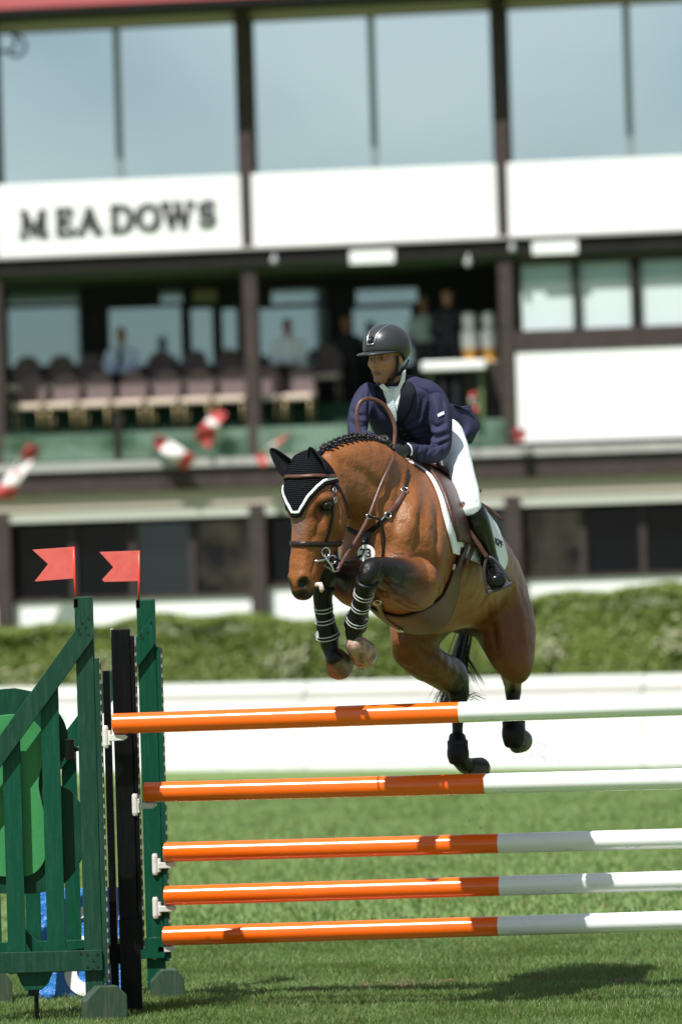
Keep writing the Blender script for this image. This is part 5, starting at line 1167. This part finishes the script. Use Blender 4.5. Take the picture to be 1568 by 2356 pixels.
# ---------------------------------------------------------------- boots on the legs
BOOTM = mat('black_boot_shell', (.005, .005, .006), .42, spec=.25, bump=.1, bscale=120)
WLINE = mat('white_elastic', (.48, .49, .50), .6)
def tendon_boot(leg, R, i0, i1, label, flip):
    L = [W(*p) for p in leg[i0:i1 + 1]]; rr = np.array([max(r) for r in R[i0:i1 + 1]]); rl = np.array([min(r) for r in R[i0:i1 + 1]])
    bt = empty('tendon_boot', label, 'leg boot', L[0])
    secs = [[*p, a + .013, b_ + .013] for p, a, b_ in zip(L, rl, rr)]
    A = crom(np.array(secs), 6)
    bm_ = MB(); V, Q, T_ = loft(A[2:-1].tolist(), Lh, 1, 24, cap=.1); bm_.add(V, list(map(tuple, Q)) + list(map(tuple, T_))); bm_.obj('shell', BOOTM, bt, True)
    n = len(A)
    for f in ((.5, .68, .86) if flip else (.40, .60, .80)):
        i = int(f * n); c = A[i]; tdir = unit(A[i + 1, :3] - A[i - 1, :3])
        b = MB()
        for d_ in (-.009, .009):
            ring = []
            u = unit(Lh - tdir * (Lh @ tdir)); v = np.cross(tdir, u)
            for a in np.linspace(0, 2 * math.pi, 25): ring.append(c[:3] + tdir * d_ + u * (c[3] + .002) * math.cos(a) + v * (c[4] + .002) * math.sin(a))
            b.strap(ring, [unit(p - c[:3] - tdir * d_) for p in ring], .0055, .002)
        b.obj('elastic_strap', WLINE, bt, True)
        p = c[:3] + unit(Lh * (-.75 if flip else .4) + np.array([0, -1, 0]) * .75) * (c[3] + .006)
        k = MB(); k.box(p, (.010, .006, .036)); k.obj('strap_keeper', BOOTM if not flip else WLINE, bt, bevel=.002)
        if not flip:
            p = c[:3] + unit(Lh * .85 + np.array([0, -1, 0]) * .55) * (c[3] + .006); k = MB(); k.ball(p, .007, 8, 6); k.obj('stud', STEEL, bt, True)
    c = A[-8]; d2 = unit(A[-2, :3] - A[-10, :3])
    return bt
tendon_boot(LF_LEG, LF_R, 5, 8, 'black tendon boot with white straps on the foreleg nearer the rider\'s boot', False)
tendon_boot(RF_LEG, RF_R, 5, 8, 'black tendon boot with white straps on the foreleg below the horse\'s mouth', True)
def fetlock_boot(pts, label):
    b0 = empty('fetlock_boot', label, 'leg boot', W(*pts[0][:3]))
    V, Q, T_ = loft([sec(*p) for p in pts], Lh, 5, 24, cap=.15); b = MB(); b.add(V, list(map(tuple, Q)) + list(map(tuple, T_))); b.obj('shell', BOOTM, b0, True)
    x, y, Y = pts[1][:3]; c = W(x, y, Y); ring = [c + np.array([.0, 0, 0]) + Lh * (pts[1][3] + .001) * math.cos(a) + Fh * (pts[1][4] + .001) * math.sin(a) for a in np.linspace(0, 2 * math.pi, 25)]
    s = MB(); s.strap(ring, [unit(p - c) for p in ring], .04, .002); s.obj('strap', mat('black_webbing', (.012, .013, .016), .8, bump=.2, bscale=300), b0, True)
    return b0
fetlock_boot([(1181, 1655, 29.21, .044, .05), (1181, 1668, 29.19, .056, .058), (1181, 1690, 29.15, .062, .06), (1182, 1712, 29.17, .052, .05)], 'black fetlock boot on the hind leg behind the white half of the top pole')
fetlock_boot([(1051, 1694, 29.17, .042, .05), (1052, 1712, 29.15, .05, .055), (1053, 1735, 29.14, .057, .06), (1055, 1752, 29.15, .05, .05)], 'black fetlock boot on the hind leg behind the orange half of the poles')
# ================================================================== RIDER
NAVY = mat('navy_jacket', (.028, .031, .066), .72, spec=.15, bump=.3, bscale=11, noise=(350, (.027, .028, .064), .4, .6))
NAVYD = mat('dark_lapel_shade', (.006, .007, .014), .8, spec=.2)  # near-black lapel cloth, also used for painted shade on the front
SHIRT = mat('white_shirt', (.80, .83, .84), .75, bump=.2, bscale=30)
BREECH = mat('white_breeches', (.76, .80, .86), .72, bump=.35, bscale=14)
BOOTL = mat('black_polished_boot', (.004, .004, .005), .2, spec=.4, bump=.12, bscale=18)
GLOVE = mat('black_glove', (.009, .009, .010), .5, bump=.3, bscale=90)
HELM = mat('matt_grey_helmet', (.028, .031, .034), .36, spec=.45)
TRIM = mat('silver_trim', (.65, .66, .68), .25, metal=1)
person = empty('person', 'rider in navy jacket, white breeches and dark helmet leaning over the leaping horse', 'person', (0.45, 28.2, 0))
RY = math.radians(37); Ur = np.array([math.cos(RY), -math.sin(RY), 0]); Fr = np.array([-math.sin(RY), -math.cos(RY), 0]); Zr = np.array([0, 0, 1.0])
HO = W(888, 826, 27.98)
def hp(u, f, z): return HO + Ur * u + Fr * f + Zr * z
RH = np.array([Ur, Fr, Zr]).T
c0 = W(955, 1258, 28.0)
def mirror(p): p = np.array(p, float); return p - 2 * ((p - c0) @ Lh) * Lh
THIGH = [sec(1020, 1005, 28.30, .10, .11), sec(1042, 1045, 28.15, .085, .095), sec(1060, 1090, 28.0, .067, .08), sec(1073, 1130, 27.9, .061, .07), sec(1081, 1162, 27.83, .055, .06), sec(1085, 1177, 27.84, .050, .054)]
SHIN = [sec(1083, 1170, 27.835, .053, .057), sec(1092, 1192, 27.86, .058, .06), sec(1104, 1225, 27.90, .055, .056), sec(1117, 1260, 27.94, .043, .046), sec(1126, 1292, 27.97, .037, .041)]
FOOT = [sec(1126, 1296, 28.0, .036, .04), sec(1131, 1312, 27.94, .038, .042), sec(1138, 1326, 27.87, .041, .036), sec(1143, 1337, 27.80, .040, .026)]
TORSO = [sec(917, 892, 28.06, .075, .07), sec(922, 906, 28.03, .165, .10), sec(930, 945, 28.08, .188, .125), sec(948, 990, 28.16, .175, .12), sec(972, 1022, 28.25, .165, .12), sec(990, 1035, 28.33, .165, .13)]
Ut = np.array([.985, -.17, .02])
ARML = [sec(976, 898, 28.02, .055), sec(997, 915, 28.01, .060), sec(1012, 950, 27.98, .058), sec(1015, 1005, 27.95, .053), sec(1008, 1036, 27.92, .052), sec(975, 1045, 27.82, .047), sec(940, 1036, 27.71, .037)]
ARMR = [sec(857, 899, 28.04, .055), sec(842, 914, 28.03, .058), sec(828, 945, 28.0, .056), sec(822, 985, 27.96, .051), sec(826, 1004, 27.90, .048), sec(845, 1012, 27.78, .043), sec(862, 1016, 27.66, .035)]
def mir(secs): return [[*mirror(s[:3]), s[3], s[4]] for s in secs]
def thin(secs, d): return [[*s[:3], max(s[3] - d, .012), max(s[4] - d, .012)] for s in secs]
# body: one continuous surface from head to feet
bs = SDF([-.05, 27.45, 1.9], [1.0, 28.75, 3.42], .0046, 9)
bs.add(ellipsoid(hp(0, -.006, .028), (.074, .095, .100), RH), .01)
bs.add(loft([[*hp(0, .018, -.005), .066, .074], [*hp(0, .022, -.045), .061, .070], [*hp(0, .034, -.085), .046, .052], [*hp(0, .046, -.112), .026, .034]], Ur, 4, 24, 2.3), .02)
bs.add(loft([[*hp(0, .082, .012), .008, .010], [*hp(0, .094, -.012), .009, .012], [*hp(0, .104, -.034), .012, .013]], Ur), .008)
for sg in (-1, 1):
    bs.add(ellipsoid(hp(.011 * sg, .094, -.038), (.009, .011, .008), RH), .006)
    bs.add(ellipsoid(hp(.030 * sg, .078, .020), (.024, .012, .007), RH), .012)
    bs.add(ellipsoid(hp(.043 * sg, .062, -.024), (.020, .018, .016), RH), .02)
    bs.sub(ellipsoid(hp(.031 * sg, .092, .000), (.017, .012, .010), RH), .008)
    bs.add(ellipsoid(hp(.074 * sg, -.012, -.008), (.010, .020, .031), RH), .006)
bs.add(ellipsoid(hp(0, .088, -.066), (.024, .010, .0075), RH), .006); bs.add(ellipsoid(hp(0, .085, -.078), (.019, .010, .0075), RH), .006)
bs.sub(ellipsoid(hp(0, .103, -.0715), (.025, .012, .003), RH), .003)
bs.add(ellipsoid(hp(0, .076, -.104), (.022, .016, .015), RH), .015)
bs.add(loft([[*W(900, 862, 28.0), .055, .058], [*W(910, 895, 28.04), .06, .062]], Ur), .02)
bs.add(loft(thin(TORSO, .02), Ut, 4, 28), .03)
for A_ in (ARML, ARMR): bs.add(loft(thin(A_, .024), [0, 0, 1], 4, 16), .03)
for T_ in (THIGH, mir(THIGH)): bs.add(loft(thin(T_, .01), Lh, 4, 20), .05)
for T_ in (SHIN, mir(SHIN)): bs.add(loft(thin(T_, .01), Lh, 4, 16), .02)
for T_ in (FOOT, mir(FOOT)): bs.add(loft(thin(T_, .01), Lh, 4, 16), .01)
bs.blur(1); bme = bs.mesh('person_body'); BV = verts_of(bme)
lip = (np.linalg.norm((BV - hp(0, .094, -.072)) / [1, 1, .5], axis=1) < .026) * 1.0
lip *= 1 - sstep(np.abs(BV[:, 2] - hp(0, 0, -.072)[2]), .006, .011)
brow = np.zeros(len(BV))
for sg in (-1, 1): brow = np.maximum(brow, 1 - sstep(np.linalg.norm((BV - hp(.032 * sg, .086, .019)) @ RH / [2.6, 2.0, .7], axis=1), .006, .010))
for sg in (-1, 1): brow = np.maximum(brow, .75 * (1 - sstep(np.linalg.norm((BV - hp(.031 * sg, .086, .005)) @ RH / [3.0, 4.0, .8], axis=1), .0045, .007)))
loc = (BV - HO) @ RH
stub = sstep(-loc[:, 2], .045, .07) * (loc[:, 1] > .0) * .45
hairm = sstep(-loc[:, 1], -.012, .01) * (loc[:, 2] > -.085) * (np.abs(loc[:, 0]) < .085) * (1 - (np.linalg.norm((BV - hp(.078, -.012, -.008)), axis=1) < .036)) * (np.linalg.norm(loc, axis=1) < .2)
attr(bme, 'lip', lip); attr(bme, 'brow', np.maximum(brow, hairm)); attr(bme, 'stubble', stub)
SK = bpy.data.materials.new('skin'); SK.use_nodes = True; t = SK.node_tree; bb = t.nodes['Principled BSDF']
tcn = t.nodes.new('ShaderNodeTexCoord'); n1 = nd(t, 'ShaderNodeTexNoise', Scale=28.0, Detail=4.0); t.links.new(tcn.outputs['Object'], n1.inputs['Vector'])
c = mixc(t, n1.outputs['Fac'], (.46, .215, .135), (.38, .165, .10)); c = mixc(t, at(t, 'stubble'), c, (.16, .085, .06)); c = mixc(t, at(t, 'lip'), c, (.20, .062, .048)); c = mixc(t, at(t, 'brow'), c, (.022, .013, .009))
t.links.new(c, bb.inputs['Base Color']); bb.inputs['Roughness'].default_value = .45; bb.inputs['Subsurface Weight'].default_value = .08; bb.inputs['Subsurface Radius'].default_value = (.01, .004, .002); bb.inputs['Subsurface Scale'].default_value = .5
under(link('body', bme, SK), person)
EW = mat('eye_white', (.30, .27, .25), .25); IR = mat('iris', (.03, .02, .012), .1)
for sg in (-1, 1):
    b = MB(); e = hp(.031 * sg, .0705, -.001); b.ball(e, .0122, 14, 10); eo = b.obj('eye', EW, person, True)
    b = MB(); look = unit(Fr * 1 + Ur * .12); b.ball(e + look * .0080, .0062, 10, 8); io = b.obj('iris', IR, person, True); io.parent = eo; io.matrix_parent_inverse = Matrix.Identity(4)
# helmet
helmet = MB(); HC = hp(0, -.012, .062)
def dome(th, ph, s=1.0):
    st = math.sin(th); f = math.cos(ph); u = math.sin(ph)
    ry = .138 if f > 0 else .132
    return HC + (Ur * .110 * u * st + Fr * ry * f * st + Zr * .112 * math.cos(th)) * s
V = []; F = []; nu, nv = 40, 18
for i in range(nv + 1):
    for j in range(nu):
        ph = 2 * math.pi * j / nu; f = math.cos(ph)
        tmax = math.radians(float(np.interp(f, [-1, -.5, 0, .4, 1], [136, 132, 118, 106, 106])))
        th = tmax * i / nv; p = dome(min(th, math.pi * .62), ph) if th < math.pi * .62 else dome(th, ph, .985)
        V.append(p)
F = [(i * nu + j, (i + 1) * nu + j, (i + 1) * nu + (j + 1) % nu, i * nu + (j + 1) % nu) for i in range(nv) for j in range(nu)]
helmet.add(V, F); ho = helmet.obj('helmet', HELM, person, True)
sm = ho.modifiers.new('thickness', 'SOLIDIFY'); sm.thickness = .012; sm.offset = -1
def hsub(b, name, m_, smooth=True):
    o = b.obj(name, m_, person, smooth); o.parent = ho; o.matrix_parent_inverse = Matrix.Identity(4); return o
pk = []
for ph in np.linspace(-1.15, 1.15, 25):
    c_ = math.cos(ph * 1.36); root = dome(math.radians(104), ph, .985)
    ext = .058 * max(c_, 0) ** .7; pk.append([root + (Fr * math.cos(ph) * 1.0 + Ur * math.sin(ph) * .8) * ext * k / 6 - Zr * (.004 + .016 * (k / 6) ** 1.3 * max(c_, .0)) for k in range(7)])
po = grid_obj('peak', pk, HELM, None, .007); po.parent = ho; po.matrix_parent_inverse = Matrix.Identity(4)
# raised centre panel outlined in silver, with a dark badge
for sg in (-1, 1):
    b = MB(); b.tube([dome(math.radians(th), sg * w_, 1.012) for th, w_ in ((86, .17), (76, .21), (64, .26), (50, .36), (36, .55), (24, .9), (14, 1.5))], [.004, .004, .0038, .0034, .003, .0024, .0016], 8); hsub(b, 'silver_trim', TRIM)
b = MB(); b.tube([dome(math.radians(86), w_, 1.012) for w_ in np.linspace(-.17, .17, 7)], .004, 8); hsub(b, 'silver_trim', TRIM)
b = MB(); q = dome(math.radians(74), 0, 1.02); nq = unit(q - HC); R_ = np.array(facing(nq)); b.box(q, (.026, .026, .012), R_); hsub(b, 'badge', BLACKL, False)
b = MB(); b.box(q + nq * .007 + R_[:, 0] * .004, (.004, .012, .002), R_); b.box(q + nq * .007 - R_[:, 0] * .004, (.004, .012, .002), R_); hsub(b, 'badge_mark', TRIM, False)
# harness
for sg in (-1, 1):
    P = [hp(.083 * sg, .022, .012), hp(.080 * sg, .018, -.03), hp(.070 * sg, .022, -.075), hp(.048 * sg, .030, -.112), hp(.018 * sg, .036, -.134)]
    P = crom(np.array(P), 4); b = MB(); b.strap(P, [unit(p - hp(0, 0, -.03)) for p in P], .017, .005); hsub(b, 'harness_strap', BLACKL)
    P = crom(np.array([hp(.088 * sg, -.062, -.008), hp(.084 * sg, -.035, -.045), hp(.070 * sg, .012, -.085)]), 4); b = MB(); b.strap(P, [unit(p - hp(0, 0, -.03)) for p in P], .015, .005); hsub(b, 'harness_strap', BLACKL)
b = MB(); P = [hp(u, .040 - abs(u), -.134) for u in (-.02, -.01, 0, .01, .02)]; b.strap(P, [[0, 0, -1]] * 5, .02, .006); hsub(b, 'chin_strap', BLACKL)
b = MB(); q = hp(.050, .034, -.110); b.box(q, (.02, .016, .026), RH); hsub(b, 'strap_buckle', BLACKL, False)
# jacket
js = SDF([-.05, 27.4, 2.4], [1.05, 28.75, 3.2], .0065, 8)
js.add(loft(TORSO, Ut, 4, 30, 2.2), .01)
for A_ in (ARML, ARMR): js.add(loft(A_, [0, 0, 1], 4, 20), .035)
# folds in the sleeves and at the waist
fr = np.random.default_rng(11)
for pts, r in ((((1030, 935), (1005, 925), (985, 935)), .010), (((1030, 965), (1008, 960), (992, 972)), .011), (((1034, 1005), (1012, 1000), (995, 1012)), .012), (((1028, 1018), (1005, 1022), (988, 1030)), .010), (((992, 1030), (985, 1050), (975, 1066)), .010), (((960, 1024), (955, 1046), (952, 1062)), .009),
               (((968, 905), (975, 935), (972, 965)), .012), (((985, 925), (985, 960), (978, 985)), .011), (((812, 950), (830, 945), (846, 955)), .010), (((808, 975), (828, 972), (846, 985)), .010), (((865, 930), (868, 955), (880, 975)), .010), (((950, 985), (930, 995), (905, 1000)), .011), (((975, 1000), (950, 1010), (920, 1012)), .010)):
    # crease: carve a shallow groove where the pixel line meets the sleeve
    pl = []
    for (x, y) in pts:
        q = W(x, y, 27.9); pl.append([*q, r, .10])
    js.sub(loft([[*(W(x, y, 27.885)), r * .8, r] for x, y in pts], [0, 1, 0], 4, 10), .02)
js.blur(2); jme = js.mesh('jacket')
jb0 = BVHTree.FromPolygons([tuple(v) for v in verts_of(jme)], [tuple(p.vertices) for p in jme.polygons])
def _j(px, py):
    d = ray(px, py); h = jb0.ray_cast(Vector(C_O + d * 24), Vector(d)); return None if h[0] is None else np.array(h[0])
stroke(jme, _j, [([(1032, 998), (1005, 1008), (988, 1000)], .010, -.012), ([(1030, 1014), (1000, 1026), (982, 1022)], .010, -.012), ([(1026, 970), (1005, 982), (990, 975)], .010, -.010), ([(1030, 1006), (1005, 1018), (990, 1012)], .008, .008), ([(1028, 985), (1005, 995), (992, 990)], .008, .007),
  ([(962, 890), (978, 898), (988, 912), (986, 945)], .007, -.009), ([(986, 908), (1008, 902), (1020, 910)], .007, -.006), ([(972, 918), (966, 945), (960, 972)], .010, -.013), ([(984, 930), (982, 955), (972, 985)], .009, -.012), ([(956, 915), (955, 940), (948, 965)], .009, -.008), ([(978, 925), (974, 950), (966, 978)], .008, .008),
  ([(925, 985), (945, 975), (970, 955)], .010, -.009), ([(932, 1000), (955, 990), (982, 982)], .010, -.010), ([(940, 1010), (962, 1004), (985, 1002)], .008, .008), ([(808, 945), (822, 955), (840, 955)], .009, -.011), ([(806, 970), (820, 980), (842, 980)], .009, -.011), ([(808, 958), (822, 967), (842, 968)], .008, .008),
  ([(850, 895), (850, 925), (846, 960)], .010, -.013), ([(866, 905), (868, 930), (878, 955)], .010, -.009), ([(835, 893), (838, 905), (836, 930)], .007, -.007), ([(990, 1030), (978, 1046), (972, 1062)], .009, -.010), ([(965, 1028), (958, 1042), (955, 1058)], .008, -.008), ([(1015, 1030), (1000, 1048), (985, 1058)], .010, .008), ([(950, 1024), (946, 1040), (944, 1056)], .007, .005),
  ([(1016, 915), (1020, 945), (1022, 985)], .012, -.008), ([(1000, 920), (1004, 950), (1002, 985)], .012, .008)])
jbvh = BVHTree.FromPolygons([tuple(v) for v in verts_of(jme)], [tuple(p.vertices) for p in jme.polygons])
jacket = under(link('jacket', jme, NAVY), person)
def jcast(px, py, off=.0, bv=None):
    d = ray(px, py); h = (bv or jbvh).ray_cast(Vector(C_O + d * 24), Vector(d))
    if h[0] is None: return None
    n = np.array(h[1]); n = n if n @ d < 0 else -n
    return np.array(h[0]) + n * off
def patch(rows, name, m_, off, nc=9, thick=.004, par=None):
    ys = [r[0] for r in rows]; yy = np.linspace(ys[0], ys[-1], 18); G = []
    for y in yy:
        xl = np.interp(y, ys, [r[1] for r in rows]); xr = np.interp(y, ys, [r[2] for r in rows]); G.append([jcast(xl + (xr - xl) * k / (nc - 1), y, off) for k in range(nc)])
    last = None
    for r in G:
        for k in range(nc):
            if r[k] is None: r[k] = last if last is not None else W(900, yy[0], 28.0)
            last = r[k]
    o = grid_obj(name, smoothgrid(G, 2), m_, person, thick)
    if par is not None: o.parent = par; o.matrix_parent_inverse = Matrix.Identity(4)
    return o
sh = patch([(890, 884, 922), (896, 880, 921), (915, 886, 920), (945, 899, 915), (971, 909, 912)], 'shirt', SHIRT, .004)
patch([(893, 885, 906), (903, 889, 903), (910, 888, 904), (935, 893, 910), (960, 902, 914), (972, 908, 911)], 'tie', mat('pale_tie', (.66, .74, .80), .7, bump=.3, bscale=200), .010, 7, .006)
# collar standing round the neck
for (a, b_) in ((((932, 850), (931, 868), (928, 886), (919, 905)), ((925, 857), (922, 873), (915, 889), (905, 897))), (((872, 887), (876, 893), (883, 900), (889, 905)), ((880, 883), (886, 888), (891, 893), (898, 897)))):
    G = [[W(*p, 27.945) + (W(*q, 27.93) - W(*p, 27.945)) * k / 5 for k in range(6)] for p, q in zip(crom(np.array(a, float), 4), crom(np.array(b_, float), 4))]
    grid_obj('shirt_collar', G, SHIRT, person, .006)
patch([(880, 928, 944), (892, 925, 955), (906, 922, 957), (912, 921, 950), (940, 914, 946), (972, 909, 928)], 'lapel', NAVYD, .006, 9, .004, jacket)
patch([(876, 862, 868), (890, 858, 875), (915, 866, 887), (945, 884, 900), (970, 900, 911)], 'lapel', NAVYD, .006, 9, .004, jacket)
patch([(975, 900, 925), (990, 905, 940), (1008, 918, 958), (1022, 938, 965)], 'front_shade', NAVYD, .004, 9, .003, jacket)  # near-black patch paints the chest shade below the lapels
for p in ((922, 984), (930, 995), (938, 1005)):
    q = jcast(*p, .012)
    if q is not None: b = MB(); b.ball(q, (.009, .005, .009), 12, 6); o = b.obj('button', BLACKL, person, True); o.parent = jacket; o.matrix_parent_inverse = Matrix.Identity(4)
q0 = [jcast(x, y, .003) for x, y in ((1005, 953), (1020, 946), (1022, 953), (1007, 960))]
if all(q is not None for q in q0):
    b = MB(); b.prism(q0, (0, -.003, 0)); o = b.obj('sleeve_label', mat('label_cloth', (.72, .78, .80), .7, noise=(300, (.3, .4, .45), .5, .6)), person); o.parent = jacket; o.matrix_parent_inverse = Matrix.Identity(4)
# jacket tail blown back
G = []
top = [(975, 900, 28.16), (1000, 915, 28.22), (1025, 925, 28.30), (1045, 934, 28.38), (1062, 938, 28.46), (1079, 936, 28.52)]
mid_ = [(985, 950, 28.14), (1015, 955, 28.20), (1040, 965, 28.26), (1060, 968, 28.38), (1082, 968, 28.44), (1102, 975, 28.52)]
mi2 = [(985, 990, 28.16), (1012, 995, 28.22), (1035, 1000, 28.27), (1055, 1004, 28.34), (1075, 1000, 28.36), (1094, 999, 28.46)]
bot = [(985, 1020, 28.2), (1010, 1020, 28.24), (1032, 1019, 28.28), (1050, 1019, 28.34), (1068, 1021, 28.40), (1083, 1020, 28.46)]
rows = [crom(np.array([W(*p) for p in r]), 5) for r in (top, mid_, mi2, bot)]
cols = np.array(rows).transpose(1, 0, 2); G = [crom(c, 5) for c in cols]
tail_o = grid_obj('jacket_tail', G, NAVY, person, .006); tail_o.parent = jacket; tail_o.matrix_parent_inverse = Matrix.Identity(4)
b = MB(); P = [W(1040, 932, 28.36), W(1058, 938, 28.42), W(1072, 937, 28.45), W(1080, 936, 28.47)]; b.strap(P, [[0, -.3, 1]] * 4, .03, .004); o = b.obj('vent_edge', NAVY, person, True); o.parent = jacket; o.matrix_parent_inverse = Matrix.Identity(4)
# back of the jacket over the seat
# breeches and boots
rs = SDF([.1, 27.6, 2.05], [1.0, 28.7, 2.95], .0065, 8)
rs.add(loft([sec(975, 1015, 28.30, .15, .11), sec(990, 1035, 28.36, .165, .14), sec(995, 1060, 28.36, .15, .12)], Ut), .02)
for T_ in (THIGH, mir(THIGH)): rs.add(loft(T_, Lh, 4, 22), .06)
for pts in (((1040, 1090), (1058, 1082), (1075, 1085)), ((1038, 1060), (1052, 1052), (1066, 1050)), ((1062, 1165), (1075, 1158), (1092, 1160))):
    rs.sub(loft([[*W(x, y, 27.80 if y > 1100 else 27.95), .008, .008] for x, y in pts], [0, 1, 0], 4, 10), .02)
rs.blur(1); under(link('breeches', rs.mesh('breeches'), BREECH), person)
for nm, fn in (('l', lambda s: s), ('r', mir)):
    bt = SDF([-.1, 27.5, 1.85], [1.1, 28.4, 2.7], .006, 8)
    bt.add(loft(fn([[*s[:3], s[3] + .006, s[4] + .006] for s in SHIN]), Lh, 4, 22, cap=.05), .01)
    bt.add(loft(fn([[*s[:3], s[3] + .005, s[4] + .005] for s in FOOT]), Lh, 4, 20), .03)
    bt.blur(1); bo = under(link('boot', bt.mesh('boot'), BOOTL), person)
    P = fn([s for s in FOOT]); so = MB()
    ft = np.array(FOOT if nm == 'l' else mir(FOOT))
    pth = ft[:, :3] - np.array([0, 0, 1]) * ft[:, 4:5] * 1.05
    so.strap(pth, [[0, 0, -1]] * len(pth), [.06, .062, .075, .06], .010); o = so.obj('sole', BLACKL, person, True); o.parent = bo; o.matrix_parent_inverse = Matrix.Identity(4)
    # spur
    c_ = ft[0, :3] + np.array([0, 0, .005]); b = MB(); b.torus(c_, .047, .004, (0.1, .3, 1), 20, 6); o = b.obj('spur', STEEL, person, True); o.parent = bo; o.matrix_parent_inverse = Matrix.Identity(4)
# stirrups: leather and iron on both sides
IRON = mat('black_stirrup', (.03, .03, .032), .3, spec=.6)
def stirrup(fn, label, grp=None):
    st = empty('stirrup', label, 'stirrup', fn(W(1140, 1352, 27.845)))
    top_ = W(1121, 1282, 27.855); lb = W(1120, 1364, 27.845); rb = W(1178, 1342, 27.825)
    L = [top_ + [-.004, 0, 0], W(1114, 1300, 27.850), W(1113, 1320, 27.845), lb]; R = [top_ + [.004, 0, 0], W(1136, 1287, 27.850), W(1156, 1312, 27.835), rb]
    for s_ in (L, R):
        P = crom(np.array(s_), 5); b = MB(); b.strap([fn(p) for p in P], [fn(p + [.0, -.1, .02]) - fn(p) for p in P], .016, .008); b.obj('arm', IRON, st, True)
    a, e = fn(lb), fn(rb); b = MB(); dv = np.array([0, .06, .01])
    b.prism([a + [0, -.03, .008], e + [0, -.03, .008], e + [0, -.03, -.012], a + [0, -.03, -.012]], dv); b.obj('tread', IRON, st, bevel=.004)
    P = crom(np.array([W(1066, 1205, 27.825), W(1085, 1232, 27.830), W(1104, 1260, 27.840), W(1119, 1283, 27.850)]), 4); b = MB(); b.strap([fn(p) for p in P], [fn(p + [.05, -.1, .0]) - fn(p) for p in P], .024, .008); b.obj('stirrup_leather', LEATHER2, st, True)
    P = crom(np.array([W(1105, 1160, 27.915), W(1122, 1170, 27.965), W(1140, 1184, 27.995), W(1155, 1197, 28.015)]), 4); b = MB(); b.strap([fn(p) for p in P], [fn(p + [.02, -.1, .05]) - fn(p) for p in P], [.02] * (len(P) - 1) + [.01], .005); b.obj('strap_end', LEATHER2, st, True)
stirrup(lambda p: np.array(p), 'black stirrup iron on a brown strap holding the rider\'s boot')
# gloved hands, fingers closed on the reins
def hand(wrist, knuck, outv, upv, thumb_side):
    wrist, knuck = np.array(wrist), np.array(knuck); A = unit(knuck - wrist); O = unit(np.array(outv) - A * (np.array(outv) @ A)); Uv = np.cross(A, O)
    if Uv[2] < 0: Uv = -Uv
    lo = np.minimum(wrist, knuck) - .12; hi = np.maximum(wrist, knuck) + .12
    s = SDF(lo, hi, .0035, 6)
    s.add(loft([[*(wrist - A * .02), .026, .022], [*wrist, .028, .020], [*(wrist + A * .04), .038, .021], [*(knuck), .040, .018]], Uv, 4, 18), .01)
    for i, (h, ln) in enumerate(((.030, .036), (.010, .040), (-.010, .037), (-.029, .030))):
        k0 = knuck + Uv * h - A * .004; k1 = k0 + A * ln * .75 - O * .012; k2 = k1 - O * .030 - A * .006; k3 = k2 - A * .026 + O * .006
        s.add(loft([[*k0, .0105, .0105], [*k1, .0100, .0100], [*k2, .0092, .0092], [*k3, .0082, .0082]], Uv, 3, 12), .004)
    t0 = wrist + A * .03 + Uv * .03 - O * .008; t1 = t0 + A * .034 + Uv * .014 - O * .012; t2 = t1 + A * .030 - Uv * .002 - O * .010
    s.add(loft([[*t0, .013, .013], [*t1, .011, .011], [*t2, .0085, .0085]], O, 3, 12), .006)
    return under(link('glove', s.mesh('glove'), GLOVE), person)
g1 = hand(W(931, 1037, 27.68), W(909, 1046, 27.615), (.35, -.9, -.1), (0, 0, 1), 1)
g2 = hand(W(866, 1016, 27.64), W(872, 1024, 27.57), (-.8, -.4, .2), (0, 0, 1), -1)
b = MB(); wv_ = W(934, 1036, 27.695); ax_ = unit(W(940, 1036, 27.71) - W(905, 1046, 27.62))
ring = []
u_ = unit(np.cross(ax_, [0, 0, 1])); v_ = np.cross(ax_, u_)
for a in np.linspace(-1.2, .9, 11): ring.append(wv_ + u_ * .036 * math.cos(a) + v_ * .036 * math.sin(a))
b.strap(ring, [unit(p - wv_) for p in ring], .008, .002); o = b.obj('glove_band', WEB, person, True); o.parent = g1; o.matrix_parent_inverse = Matrix.Identity(4)
